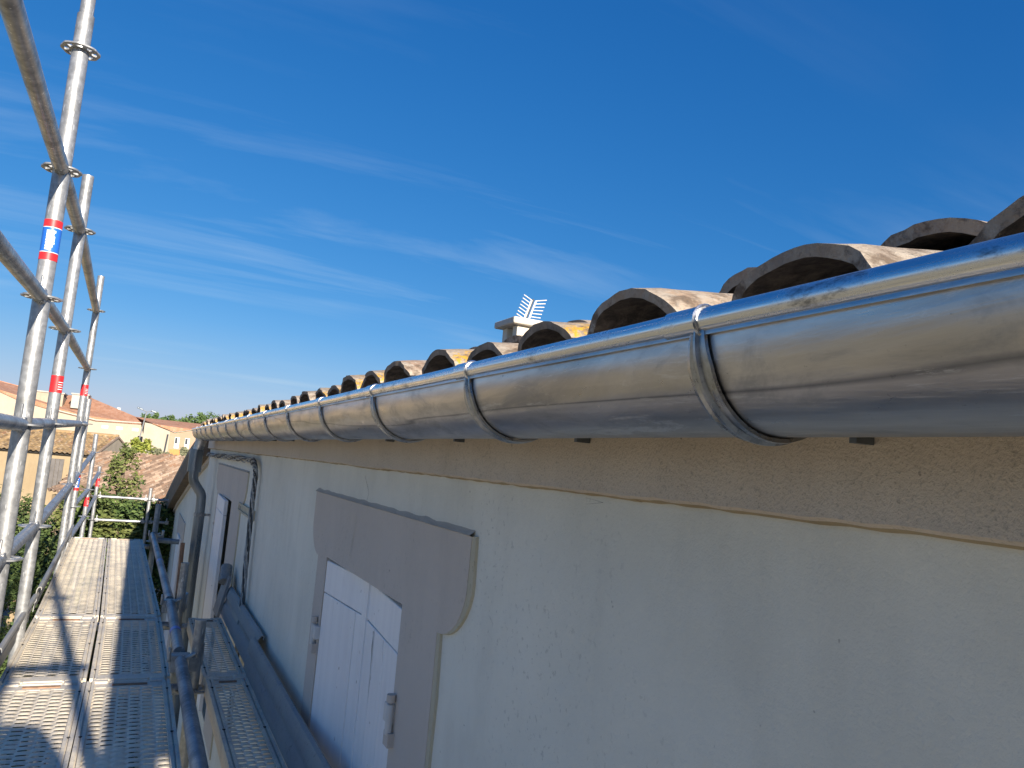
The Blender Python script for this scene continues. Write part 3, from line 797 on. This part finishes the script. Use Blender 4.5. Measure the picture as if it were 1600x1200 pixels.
rail([at(P4,-1.06), at(P5,-1.05), at(P6,-.955)], r=.024)
rail([at(P6,-.955), at(PF,-.965), (.60, 14.3, -.972)], r=.022)
rail([at(P6,-1.33), at(PF,-1.335), (.60, 14.3, -1.34)], r=.022)
# transoms under the decks and the one behind the photographer whose shadow falls on the deck
rail([at(PB,.45), at(II[0],.45)], name='transom')
rail([(P1[0], 3.69, -1.05), (.33, 3.69, -1.05)], name='transom', mat='galv_dark', heads=False)
rail([(P2[0], 4.95, -1.05), (.33, 4.95, -1.05)], name='transom', mat='galv_dark', heads=False)
rail([(P3[0]-.03, 8.68, -1.06), (.232, 8.68, -1.06)], name='transom', mat='galv_dark', heads=False)
rail([(.232, 8.65, -.985), (.50, 8.65, -1.0)], name='transom', mat='painted_steel', r=.026, heads=False)
# inner ledger lying between main and inner deck
rail([(.262, -1.3, -.905), (.262, 3.62, -.91)], name='ledger', mat='painted_steel', r=.0245, heads=False)
rail([(.262, 3.72, -.91), (.264, 4.93, -.915)], name='ledger', mat='painted_steel', r=.0245, heads=False)
rail([(.262, 4.98, -.915), (.215, 8.66, -.93)], name='ledger', mat='painted_steel', r=.0245, heads=False)
def coupler(x, y, z):
    b = MB(); b.obox((x, y, z), (1,0,0), (0,1,0), (0,0,1), .040, .028, .036); b.obox((x+.05, y+.012, z-.01), (1,.4,0), (-.4,1,0), (0,0,1), .03, .022, .03)
    b.tube([(x-.045, y-.03, z+.01), (x-.045, y-.03, z+.07)], .008, 8); b.tube([(x+.01, y-.04, z+.02), (x+.06, y-.05, z+.05)], .009, 8)
    b.obox((x+.085, y+.05, z+.02), (.6,.3,.5), (-.4,1,0), (0,.2,1), .008, .022, .045)
    bevel(b.build('coupler', M['galv_dark'], sc), .006, 2)
coupler(.262, 3.66, -.93); coupler(.262, 4.94, -.935); coupler(.225, 8.66, -.96)
for (ya, col_) in ((4.15, 'blue_sticker'), (6.6, 'blue_sticker')):
    b = MB(); xx = .2625 if ya < 4.9 else .2625-.047*(ya-4.98)/3.7; b.tube([(xx, ya-.03, -.911 if ya < 4.9 else -.921), (xx-.0005, ya+.03, -.911 if ya < 4.9 else -.921)], .0258, 16, cap=False); b.build('sticker', M[col_], sc)
# ------------------------------------------------------------------ decks
def plank_mesh(name, W, L, mat, cols=6, pitch=.042, seed=0, sub=10, yo=0):
    b = MB(); margin = .030; iw = W - 2*margin; ky = max(1, int(round((L-.16)/pitch))); cy_ = (L-.16)/ky; y0 = .08
    nx = cols*sub; ny = ky*sub; sx = 7; nx = cols*sx
    idx = {}
    def V(x, y, z):
        b.v.append(Vector((x, y, z))); return len(b.v)-1
    grid = [[None]*(nx+1) for _ in range(ny+1)]
    rn = random.Random(seed)
    off = [.5*(c % 2) for c in range(cols)]
    for j in range(ny+1):
        for i in range(nx+1):
            x = margin + iw*i/nx; y = y0 + (L-.16)*j/ny
            c = min(cols-1, i//sx); u = (i/sx - c)*2-1
            v = (j/sub + off[c]) % 1
            w_ = max(0, 1-u**4); z = w_*(.0020 + .0030*math.sin(math.pi*min(1, v/.7))) * (1 if v < .4 else max(0, (.9-v)/.5)) if v < .899 else 0
            z += -.0012 + .003*noise.noise(Vector((x*4, y*1.3, seed)))
            grid[j][i] = V(x, y, z)
    for j in range(ny):
        for i in range(nx):
            c = i//sx; ii = i % sx; v = ((j % sub)/sub + off[c]) % 1
            k = int(v*sub + .01) % sub
            if k == sub-1 and 0 < ii: continue          # slot
            b.f.append((grid[j][i], grid[j][i+1], grid[j+1][i+1], grid[j+1][i])); b.mi.append(0)
    # end plates, side rails, skirts
    b.cur = 1
    z = .006
    for (ya, yb) in ((.0, y0), (L-y0, L)): b.box(margin, W-margin, ya+.004, yb, -.03, -.0005)
    for (xa, xb) in ((0, margin*.42), (margin*.62, margin)): b.box(xa, xb, .004, L-.004, -.06, z)
    for (xa, xb) in ((W-margin*.42, W), (W-margin, W-margin*.62)): b.box(xa, xb, .004, L-.004, -.06, z)
    b.cur = 2
    for k in range(int(L/.55)+1):
        yy = .14 + k*(L-.28)/max(1, int(L/.55))
        for xc in (.0155, W-.0155): b.tube([(xc, yy, .0045), (xc, yy, .0072)], .006, 8)
    b.cur = 1
    b.box(margin*.42, margin*.62, .004, L-.004, -.06, -.002); b.box(W-margin*.62, W-margin*.42, .004, L-.004, -.06, -.002)
    return b
def plank(x, y0, y1, W, rot, z, label, seed, cols=6, mat='deck', rust=True, tilt=0):
    root = empty('scaffold_plank', (x, y0, z), label, 'scaffold plank', 'perforated steel scaffold planks')
    root.rotation_euler = (tilt, 0, rot); L = y1-y0
    b = plank_mesh('p', W, L, mat, cols, seed=seed); b.build('deck_plate', [M[mat], M['deck_rail'], M['dark']], root, smooth=True, ang=50, fix=False, loc=(0,0,0))
    for ya in (-.012, L+.012):
        s_ = 1 if ya < 0 else -1
        h = MB()
        h.box(W*.06, W*.94, ya-.008+s_*.012, ya+.008+s_*.012, -.028, .001)
        for k in range(2):
            xc = W*(.16 if k == 0 else .84); h.box(xc-.028, xc+.028, ya-.006 if s_ > 0 else ya-.03, ya+.03 if s_ > 0 else ya+.006, -.03, .007)
        h.box(W*.27, W*.73, ya-.010+s_*.012, ya+.010+s_*.012, -.02, .004)
        bevel(h.build('end_hook', M['deck_rail'], root, smooth=False, loc=(0,0,0)), .003, 1)
    if rust:
        r_ = MB(); xs = .10 if seed % 2 else .12; r_.box(W*.30, W*.30+W*.42, L-.055, L-.038, -.002, .004); r_.build('rust_streak', M['rust'], root, smooth=False, loc=(0,0,0))
    return root
ZD = -1.0
plank(-.385, -1.3, 3.655, .312, R(.1), ZD, 'dusty outer steel plank in the foreground, under the photographer shadow', 1)
plank(-.062, -1.3, 3.655, .312, R(.2), ZD, 'inner foreground steel plank, half in shade, beside the ledger tube', 2)
plank(-.392, 3.69, 4.925, .308, R(.6), ZD, 'short outer steel plank in the middle bay, sunlit', 3)
plank(-.072, 3.69, 4.925, .308, R(.6), ZD, 'short steel plank in the middle bay, half in shade beside the ledger tube', 4)
plank(-.405, 4.96, 8.72, .310, R(1.45), ZD, 'long sunlit outer steel plank leading to the far end of the deck', 5)
plank(-.086, 4.96, 8.72, .310, R(1.45), ZD, 'long steel plank, half in shade, at the far end of the deck', 6)
plank(.376, -1.3, 3.655, .172, 0, ZD-.005, 'narrow shaded plank against the near toe board', 7, cols=4, mat='deck')
plank(.368, 3.69, 4.90, .182, 0, ZD-.005, 'short narrow shaded plank beside the far toe board', 8, cols=3, mat='deck')
# lower lift, seen only as darkness and steel through the slots and gaps
for (x0, x1, ya, yb) in ((-.40, .26, .2, 3.65), (-.40, .26, 3.7, 8.7)):
    b = MB(); b.box(x0, x1, ya, yb, -3.05, -3.0); o = b.build('scaffold_plank', M['deck'], smooth=False)
    tag(o, 'lower lift steel deck under the foreground planks' if ya < 1 else 'lower lift steel deck under the far planks', 'scaffold plank')
# ------------------------------------------------------------------ toe boards
def toe(p0, p1, z0, z1, lean, label, sticker=False, th=.03):
    """folded steel board from p0 to p1 (plan), profile folded outward at the top"""
    a = Vector((p0[0], p0[1], 0)); c = Vector((p1[0], p1[1], 0)); d = (c-a).normalized(); n = Vector((d.y, -d.x, 0))
    H = z1-z0
    prof = [(0, 0), (.002, H*.35), (.009, H*.42), (.009, H*.55), (.002, H*.62), (.004, H*.88), (.010, H*.97), (.020, H), (.028, H*.97), (.030, H*.86), (.027, H*.86), (.025, H*.93), (.020, H*.97), (.013, H*.94), (.008, H*.86), (.0055, H*.62), (.0125, H*.56), (.0125, H*.41), (.0055, H*.34), (.004, 0)]
    b = MB(); k = 2; vs = []
    m = len(prof); ns = max(2, int((c-a).length/.08))
    for i in range(ns+1):
        p = a.lerp(c, i/ns)
        for (x, z) in prof: vs.append(p + n*(x + lean*z) + Vector((0,0,z0+z+.002*noise.noise(Vector((i*.3, z*20, 0))))))
    fs = [(i*m+j, i*m+(j+1) % m, (i+1)*m+(j+1) % m, (i+1)*m+j) for i in range(ns) for j in range(m)]
    fs += [tuple(range(m-1, -1, -1)), tuple(ns*m+j for j in range(m))]
    b.add(vs, fs); root = b.build('toe_board', M['toe'], smooth=True, ang=35)
    tag(root, label, 'toe board')
    return root
toe((.552, .3), (.548, 3.80), ZD, ZD+.14, .10, 'long grey steel toe board between narrow plank and wall, nearest')
tf = toe((.556, 3.72), (.552, 5.03), ZD+.01, ZD+.165, .2, 'short steel toe board with a pale worn sticker, tilted towards the wall')
b = MB(); b.obox((.580, 4.50, -.885), (0,1,0), (.2,0,1), (1,0,-.2), .14, .035, .0015); st = b.build('sticker', M['light_fascia'], tf, smooth=False)
b = MB(); b.obox((.562, 5.12, -.90), (0,1,0), (.2,0,1), (1,0,-.2), .12, .12, .008); b.tube([(.565, 5.10, -.82), (.575, 5.18, -.74)], .035, 10); tb = b.build('end_bracket', M['toe'], tf); 
toe((-.425, 3.70), (-.43, 4.90), ZD-.01, ZD+.135, 0, 'grey toe board outside the middle bay of the deck')
toe((-.435, 5.15), (-.52, 8.7), ZD-.01, ZD+.13, 0, 'long toe board along the outer edge of the far bay')

# ------------------------------------------------------------------ neighbouring houses
def roof_sheet(b, o, u, v, nu, nv, pu=.2, pv=.38, amp=.04, mask=None):
    """corrugated clay tile sheet: o corner at the eave, u along the eave, v up the slope"""
    o = Vector(o); u = Vector(u).normalized(); v = Vector(v).normalized(); n = u.cross(v).normalized()
    if n.z < 0: n = -n
    k = 6; W = nu*k+1; base = len(b.v)
    if b.uv is None: b.uv = [(0, 0)]*len(b.v)
    for j in range(nv*2+1):
        row = j//2; top = j % 2
        for i in range(W):
            ph = i/k; z = amp*math.sin(2*math.pi*ph) - .018*top*(pv/.38) + .006*noise.noise(Vector((ph*1.3, row*.9, 0)))
            y = (row + (0.98 if top else 0))*pv
            if j == nv*2: y = nv*pv
            b.v.append(o + u*(ph*pu) + v*y + n*z); b.uv.append((ph+.25, row+.01+(.97 if top else 0)))
    for j in range(nv*2):
        for i in range(W-1):
            a = base+j*W+i
            if mask is not None and not mask(o + u*((i+.5)/k*pu) + v*((j+.5)/2*pv)): continue
            b.f.append((a, a+1, a+W+1, a+W)); b.mi.append(0)
# middle house: long tan wall and ochre roof, grey gable end
def middle():
    t = empty('tan_house', (-4, 32, -6.5), 'tan house with an ochre tiled roof, grey shutter and rough grey gable', 'house')
    c = Vector((-1.37, 30, 0)); g = Vector((.22, .975, 0)).normalized(); l = Vector((-g.y, g.x, 0)); L = 11; Wd = 4.9; ze = -.62; zr = .06
    P = lambda a, b_, z: c + l*a + g*b_ + Vector((0, 0, z))
    w = MB(); w.prism([P(0,0,-6.6), P(L,0,-6.6), P(L,0,ze), P(0,0,ze)], g*.3); w.build('wall', M['far_tan'], t, smooth=False)
    e = MB(); e.prism([P(0,.31,-6.6), P(0,Wd,-6.6), P(0,Wd,ze), P(0,Wd/2,zr-.04), P(0,.31,ze)], l*.3); e.build('gable_wall', M['far_stone'], t, smooth=False)
    r = MB(); up = (P(0,Wd/2,zr)-P(0,-.2,ze-.03)); roof_sheet(r, P(-.03,-.22,ze-.02), l, up, 70, int(up.length/.30)+0, .16, .30, .022)
    r.build('roof', M['roof_ochre'], t, fix=False, ang=60)
    r2 = MB(); up2 = (P(0,Wd/2,zr)-P(0,Wd+.2,ze)); roof_sheet(r2, P(-.03,Wd+.2,ze), l, up2, 70, int(up2.length/.30), .16, .30, .022); r2.build('rear_roof', M['roof_ochre'], t, fix=False, ang=60)
    f = MB(); f.prism([P(-.1,-.10,ze-.10), P(L,-.10,ze-.10), P(L,-.10,ze-.04), P(-.1,-.10,ze-.04)], g*.1); f.build('dark_eave_strip', M['dark'], t, smooth=False)  # near-black strip just below the roof edge
    v = MB(); v.prism([P(-.04,-.2,ze+.02), P(-.04,Wd/2,zr+.02), P(-.04,Wd+.2,ze+.02), P(-.04,Wd+.2,ze-.05), P(-.04,Wd/2,zr-.05), P(-.04,-.2,ze-.05)], l*.035); v.build('verge', M['roof_brown'], t, smooth=False)
    rd = MB(); rd.tube([P(-.03,Wd/2,zr), P(L,Wd/2,zr)], .08, 10); rd.build('ridge', M['roof_ochre'], t)
    s_ = MB(); a0, a1 = .93, 1.46
    for k in range(4):
        q0 = a0+(a1-a0)*k/4+.006; q1 = a0+(a1-a0)*(k+1)/4-.006
        s_.prism([P(q0,-.03,-1.85), P(q1,-.03,-1.85), P(q1,-.03,-.86), P(q0,-.03,-.86)], g*.028)
    s_.build('shutter', M['grey_wood'], t, smooth=False)
middle()
# brown roof rising beyond the deck end
def brown():
    t = empty('barn', (.6, 22, -6.5), 'low building with a broad pinkish brown tiled roof behind the conifer', 'building')
    # plane through ridge (y 27) and eave (y 20.5), columns run down towards the left and the camera
    nrm = Vector((-.10, -.245, 1)).normalized()
    def zp(x, y): return -.40 + .10*(x-.0)*1.0 + .245*(y-26.5) if True else 0
    v = Vector((.55, .83, 0)); v.z = zp(v.x, 26.5+v.y)-zp(0, 26.5)
    u = Vector((.83, -.55, 0)); u.z = zp(u.x, 26.5+u.y)-zp(0, 26.5)
    o = Vector((-8, 20, 0)); o.z = zp(o.x, o.y)
    r = MB(); roof_sheet(r, o - u.normalized()*4, u, v, 125, 52, .13, .30, .042, mask=lambda p: p.x < 5 and p.y < 26.75-.35*(p.x+1.0)*.9 and p.x > -1.196-.24*(26.4-p.y) and p.y > 23.0-.64*min(p.x+2.0,3.0)*3.45/3.45*2.2)
    r.build('roof', M['roof_brown'], t, fix=False, ang=60)
    w = MB(); w.prism([(-1.9, 23.0, -6.6), (.6, 19.6, -6.6), (5, 19.6, -6.6), (5, 19.6, zp(5, 19.6)-.12), (.6, 19.6, zp(.6,19.6)-.12), (-1.9, 23.0, zp(-1.9, 23.0)-.12)], (.05,.3,0)); w.build('wall', M['far_tan'], t, smooth=False)
brown()
def big():
    t = empty('long_house', (-4, 62, -6.5), 'large cream building with a wide orange tiled roof, farthest left', 'building')
    Y = 60.
    w = MB(); w.prism([(-13, Y, -6.6), (2.0, Y, -6.6), (2.0, Y, 1.0), (.36, Y, 1.20), (-3.0, Y, 1.10), (-5.6, Y, 1.55), (-7.6, Y, 2.0), (-8.8, Y, 2.45), (-13, Y, 3.2)], (0,.4,0)); w.build('wall', M['far_cream'], t, smooth=False)
    s_ = MB()
    for x in (-2.42, -1.52, -.52):
        s_.box(x-.2, x+.2, Y-.02, Y+.0, .60, .80)
    s_.build('wall_vent', M['white_paint'], t, smooth=False)
    def tri(name, pts, m='roof_orange'):
        b = MB(); b.prism(pts, (0, .02, -.12)); b.uv = [((v.x)*5, v.y*2.5) for v in b.v]; return b.build(name, M[m], t, smooth=False)
    tri('roof', [(.45, Y-.1, 1.24), (-3.0, Y-.1, 1.15), (-5.6, Y-.1, 1.60), (-7.6, Y-.1, 2.03), (-8.8, Y-.1, 2.50), (-13, Y-.1, 3.25), (-13, Y+5, 4.0), (-8.3, Y+5, 3.12), (-7.2, Y+5, 2.85), (-3.9, Y+5, 2.85)])
    e = MB(); e.prism([(.45, Y-.16, 1.19), (-3.0, Y-.16, 1.08), (-5.6, Y-.16, 1.52), (-5.6, Y-.16, 1.60), (-3.0, Y-.16, 1.16), (.45, Y-.16, 1.26)], (0,.06,0)); e.build('fascia', M['light_fascia'], t, smooth=False)
    for (x0, x1, z0, z1) in ((-7.0, -5.25, 2.15, 2.75), (-4.75, -3.75, 2.22, 2.82)):
        b = MB(); b.box(x0, x1, Y+1.2, Y+3.5, z0-.4, z1-.06); o = b.build('roof_parapet', M['far_stone'] if x0 < -5 else M['light_fascia'], t, smooth=False)
        c = MB(); c.box(x0-.06, x1+.06, Y+1.12, Y+3.6, z1-.05, z1+.04); c.build('coping', M['light_fascia'], o, smooth=False)
    c = MB(); c.box(-1.95, -1.72, Y+4, Y+4.25, 1.2, 2.25); c.build('chimney', M['white_paint'], t, smooth=False)
big()
def pink():
    t = empty('pink_house', (2.6, 57, -6.5), 'pinkish house with an orange roof and pale fascia beyond the gutter end', 'house')
    Y = 57.
    w0 = MB(); w0.prism([(.02, Y, -6.6), (1.62, Y, -6.6), (1.62, Y, .76), (.80, Y, 1.02), (.5, Y, 1.14), (.02, Y, 1.2)], (0,.4,0)); w0.build('side_wall', M['far_cream'], t, smooth=False)
    w = MB(); w.prism([(1.62, Y, -6.6), (5, Y, -6.6), (5, Y, 1.0), (2.9, Y, .92), (1.92, Y, .66), (1.62, Y, .76)], (0,.4,0)); w.build('wall', M['far_pink'], t, smooth=False)
    c = MB(); c.prism([(.76, Y-.06, 1.10), (1.92, Y-.06, .70), (3.0, Y-.06, .98), (5, Y-.06, 1.1), (5, Y-.06, 1.2), (3.0, Y-.06, 1.06), (1.92, Y-.06, .78), (.76, Y-.06, 1.17)], (0,.06,0)); c.build('fascia', M['light_fascia'], t, smooth=False)
    r = MB(); r.prism([(.5, Y-.1, 1.2), (1.92, Y-.1, .79), (3.0, Y-.1, 1.07), (5, Y-.1, 1.22), (5, Y+4, 1.55), (-.6, Y+4, 1.62)], (0,.02,-.05)); r.uv = [(v.x*5, v.y*2.5) for v in r.v]; r.build('roof', M['roof_orange'], t, smooth=False)
    for x in (1.98, 2.62):
        b = MB(); b.box(x, x+.30, Y-.05, Y, -.35, .40); o = b.build('window', M['white_paint'], t, smooth=False)
        g = MB(); g.box(x+.03, x+.17, Y-.07, Y-.051, -.02, .36); g.build('pane', M['window_glass'], o, smooth=False)
    b = MB(); b.box(1.70, 2.35, Y-1.2, Y-1.1, -.95, -.42); b.build('gate', M['orange_door'], t, smooth=False)
    b = MB(); b.tube([(1.42, Y-.08, -.9), (1.52, Y-.08, .55)], .05, 8); b.build('rain_pipe', M['window_glass'], t)
pink()
# lamp post by the cream building
lp = empty('street_lamp', (.05, 50, -6.5), 'thin grey street lamp with two arms in front of the cream building', 'street lamp')
b = MB(); b.tube([(-.28, 50, -6.5), (-.28, 50, -1.0), (.03, 50, 1.66)], .035, 8); b.build('pole', M['galv_dark'], lp)
b = MB(); b.tube([(-.35, 50, 1.85), (.03, 50, 1.68), (.45, 50, 1.75)], .025, 6); b.build('arm', M['galv_dark'], lp)
for x, z in ((-.33, 1.84), (.42, 1.74)):
    b = MB(); b.obox((x, 50, z), (1,0,-.3), (0,1,0), (.3,0,1), .16, .08, .045); bevel(b.build('lamp_head', M['pipe'], lp), .02, 2)
# small brown-roofed shed and a white car-like awning down in the garden
def shed():
    t = empty('garden_shed', (-3.4, 26, -6.5), 'small garden shed with a brown pitched roof below the scaffold', 'shed')
    b = MB(); b.box(-5.4, -2.95, 25, 27.4, -6.6, -5.0); b.build('wall', M['far_tan'], t, smooth=False)
    r = MB(); r.prism([(-5.8, 24.7, -5.02), (-2.6, 24.7, -5.02), (-2.75, 26.2, -4.35), (-5.6, 26.2, -4.35)], (0,0,.06)); r.prism([(-5.8, 27.7, -5.02), (-2.6, 27.7, -5.02), (-2.75, 26.21, -4.35), (-5.6, 26.21, -4.35)], (0,0,.06)); r.build('roof', M['roof_brown'], t, smooth=False)
    for v in (): pass
shed()
# rubble wall at the edge of the brown roof
# ------------------------------------------------------------------ trees
def leafmesh(clumps, per, size, seed, spread):
    rn = random.Random(seed); b = MB()
    vs = []; fs = []
    for (c, r) in clumps:
        for _ in range(per):
            d = Vector((rn.gauss(0,1), rn.gauss(0,1), rn.gauss(0,1)))
            d.normalize(); p = c + d*r*(rn.random()**.4)*spread
            a = Vector((rn.gauss(0,1), rn.gauss(0,1), rn.gauss(0,.6))).normalized(); q = a.cross(Vector((rn.gauss(0,1), rn.gauss(0,1), rn.gauss(0,1)))).normalized()
            s_ = size*rn.uniform(.6, 1.5); k = len(vs)
            vs += [p-a*s_, p+q*s_*.45, p+a*s_, p-q*s_*.45]; fs.append((k, k+1, k+2, k+3))
    b.v = vs; b.f = fs; b.mi = [0]*len(fs); return b
def conifer(loc, H, Rb, label, seed, mat='leaf_dark', top='leaf_yellow', per=26, size=.06, dens=1.):
    rn = random.Random(seed); t = empty('conifer', loc, label, 'conifer', None)
    L = Vector(loc); tr = MB(); tr.tube([L, L+Vector((.05,0,H*.5)), L+Vector((0,0,H*.96))], .1, 10, rs=[.16,.1,.02])
    cl = []; n = int(H*9*dens)
    for i in range(n):
        f = i/n; z = H*(.06+.92*f); rr = Rb*(1-f)**.75 * (.8+.4*rn.random())
        m = max(3, int(9*(1-f)+3))
        for k in range(m):
            a = rn.uniform(0, 2*math.pi); q = rr*(.25+.75*math.sqrt(rn.random())); p = L+Vector((q*math.cos(a), q*math.sin(a), z - q*.12 + rn.uniform(-.1,.1)))
            cl.append((p, .13+.13*(1-f)))
            if k % 4 == 0: tr.tube([L+Vector((0,0,z-.1)), p], .012, 5, cap=False)
    tr.build('trunk', M['bark'], t)
    b = leafmesh(cl, per, size, seed, 1.0); b.build('crown', M[mat], t, smooth=False, fix=False)
    return t
def bush(name, loc, blobs, label, cat, seed, mat, per=30, size=.05, n=60, trunk=True):
    rn = random.Random(seed); t = empty(name, loc, label, cat); L = Vector(loc); cl = []; tr = MB()
    for (dx, dy, dz, rx, rz) in blobs:
        cc = L+Vector((dx, dy, dz))
        for k in range(n):
            d = Vector((rn.gauss(0,1), rn.gauss(0,1), rn.gauss(0,1))).normalized()*(rn.random()**.35)
            p = cc+Vector((d.x*rx, d.y*rx, d.z*rz)); cl.append((p, .16*rx+.05))
        tr.tube([L, L+Vector((dx*.4, dy*.4, dz*.6)), cc], .05, 6, rs=[.1, .06, .02])
    tr.build('trunk', M['bark'], t)
    leafmesh(cl, per, size, seed, 1.).build('crown', M[mat], t, smooth=False, fix=False)
    return t
conifer((-.26, 17, -6.5), 6.5, 2.0, 'dark green conifer rising past the deck end in front of the brown roof', 11, per=34, size=.04, dens=1.3)
bush('shrub', (.0, 27.3, -6.5), [(-.02,0,6.1,.40,.45),(-.1,0,5.6,.4,.4)], 'yellow-green tree top beside the grey gable', 'tree', 31, 'leaf_yellow', n=40, size=.06)
bush('garden_tree', (-.1, 14.5, -6.5), [(-.15,.5,4.6,.75,.55),(.25,.3,4.2,.8,.6),(-.6,.2,4.1,.7,.6),(.1,1,3.4,1.0,.8),(-.1,.9,5.15,.5,.35),(-.6,.3,5.2,.42,.45),(.45,.2,5.0,.45,.45),(.62,.3,4.5,.4,.4)], 'broad dark green shrub just below the far deck end', 'tree', 41, 'leaf_dark', n=110, size=.038)
bush('garden_tree', (-1.85, 15.5, -6.5), [(0,0,4.9,.7,.6),(.55,.2,4.3,.8,.7),(.9,-.6,3.6,.8,.9),(-.3,0,4.0,.9,.8),(.7,-1,2.6,1.0,.9)], 'rounded green garden tree behind the nearest scaffold posts', 'tree', 43, 'leaf_bush', n=120, size=.04)
bush('garden_tree', (-1.05, 13.2, -6.2), [(0,0,4.1,.55,.6),(.15,0,3.2,.7,.8),(-.25,-.2,2.3,.8,.8)], 'dense green tree between scaffold posts left of the deck', 'tree', 44, 'leaf_bush', n=110, size=.038)
bush('red_shrub', (-3.4, 20, -6.5), [(0,0,1.2,.8,.8),(.8,.3,1.5,.7,.7),(1.2,-.5,.9,.8,.6)], 'rust red autumn shrub low in the garden at left', 'shrub', 45, 'leaf_red', n=60, size=.06)
bush('grey_shrub', (.75, 50, -6.5), [(0,0,5.8,.5,.32),(.6,0,5.6,.4,.25)], 'grey-green shrub at foot of the cream building', 'shrub', 46, 'leaf_grey', n=40, size=.09)
bush('grey_shrub', (2.45, 50, -6.5), [(0,0,5.9,.35,.4)], 'pale shrub beside the orange gate of the pink house', 'shrub', 47, 'leaf_grey', n=40, size=.09)
for i, (x, y, z, r, lb) in enumerate(((.6,82,7.9,1.7,'distant round tree nearest the street lamp'),(2.6,84,8.0,1.5,'distant round tree left of the gap over the pink house roof'),(5.3,80,8.4,2.2,'distant round tree right of the gap by the gutter end'))):
    bush('far_tree', (x, y, -6.5), [(0,0,z,r,1.2),(-r*.5,0,z-.6,r,1.2),(r*.6,.3,z-.5,r,1.1)], lb, 'tree', 60+i, 'leaf_far', n=90, per=24, size=.14)

# ------------------------------------------------------------------ photographer, standing behind the camera; the shadow falls on the deck
def person():
    V = {}; E = []; Rr = []; names = []
    def v(n, p, r): V[n] = len(names); names.append(Vector(p)); Rr.append(r)
    def e(*c):
        for a, b in zip(c[:-1], c[1:]): E.append((V[a], V[b]))
    X, Y = .07, -.60
    v('pelvis', (X, Y, -.10), .125); v('belly', (X, Y+.01, .03), .12); v('chest', (X, Y+.03, .17), .135); v('neckb', (X, Y+.05, .30), .075); v('neck', (X, Y+.07, .35), .055)
    v('head1', (X, Y+.10, .42), .075); v('head2', (X, Y+.11, .49), .085); v('head3', (X, Y+.10, .545), .05); v('nose', (X, Y+.205, .45), .012); v('chin', (X, Y+.165, .395), .03)
    e('pelvis','belly','chest','neckb','neck','head1','head2','head3'); e('head1','nose'); e('head1','chin')
    for s, S_ in ((-1, 'l'), (1, 'r')):
        v('sh'+S_, (X+s*.165, Y+.03, .25), .062); v('el'+S_, (X+s*.20-.01, Y+.20, .06), .045); v('wr'+S_, (s*.085+.01, -.20, -.02), .028); v('palm'+S_, (s*.075, -.13, .0), .028)
        e('chest','sh'+S_,'el'+S_,'wr'+S_,'palm'+S_)
        for k in range(4):
            z = .022 - .016*k
            v('fa%d'%k+S_, (s*.078, -.085, z), .0095); v('fb%d'%k+S_, (s*.072, -.052+.004*(k % 2), z), .0085); v('fc%d'%k+S_, (s*.052, -.046, z), .0075); e('palm'+S_, 'fa%d'%k+S_, 'fb%d'%k+S_, 'fc%d'%k+S_)
        v('ta'+S_, (s*.055, -.115, .010), .011); v('tb'+S_, (s*.040, -.086, .006), .009); e('palm'+S_, 'ta'+S_, 'tb'+S_)
        v('hip'+S_, (X+s*.09, Y, -.18), .10); v('kn'+S_, (X+s*.11, Y+.10, -.53), .062); v('an'+S_, (X+s*.11, Y-.02, -.915), .042); v('toe'+S_, (X+s*.13, Y+.15, -.955), .035)
        e('pelvis','hip'+S_,'kn'+S_,'an'+S_,'toe'+S_)
    me = bpy.data.meshes.new('person'); me.from_pydata([tuple(p-Vector((X, Y, -1))) for p in names], E, []); me.materials.append(M['clothes'])
    o = bpy.data.objects.new('person', me); C.objects.link(o); o.location = (X, Y, -1)
    m = o.modifiers.new('skin', 'SKIN'); m.use_smooth_shade = True
    for i, r in enumerate(Rr): me.skin_vertices[0].data[i].radius = (r, r)
    me.skin_vertices[0].data[0].use_root = True
    sd = o.modifiers.new('sub', 'SUBSURF'); sd.levels = 2; sd.render_levels = 2
    tag(o, 'person in dark work clothes standing on the deck holding a phone up', 'person')
    hb = MB(); vs = []; fs = []; n = 16
    for i in range(9):
        a = math.pi*.5*i/8*1.25
        for j in range(n):
            q = 2*math.pi*j/n; vs.append((X + .098*math.sin(a)*math.cos(q), Y+.09 + .105*math.sin(a)*math.sin(q), .49 + .10*math.cos(a)))
    fs = [(i*n+j, (i+1)*n+j, (i+1)*n+(j+1) % n, i*n+(j+1) % n) for i in range(8) for j in range(n)]
    hb.add(vs, fs); hb.build('hair', M['hair'], o, fix=False)
    p = MB(); p.box(-.078, .078, -.040, -.031, -.036, .036); bevel(tag(p.build('phone', M['cable_dark'], smooth=False), 'dark phone held up sideways in both hands', 'phone'), .004, 3)
M['clothes'] = flat('dark_work_clothes', (.05,.06,.08), .9); M['hair'] = flat('dark_hair', (.04,.03,.02), .8)
person()
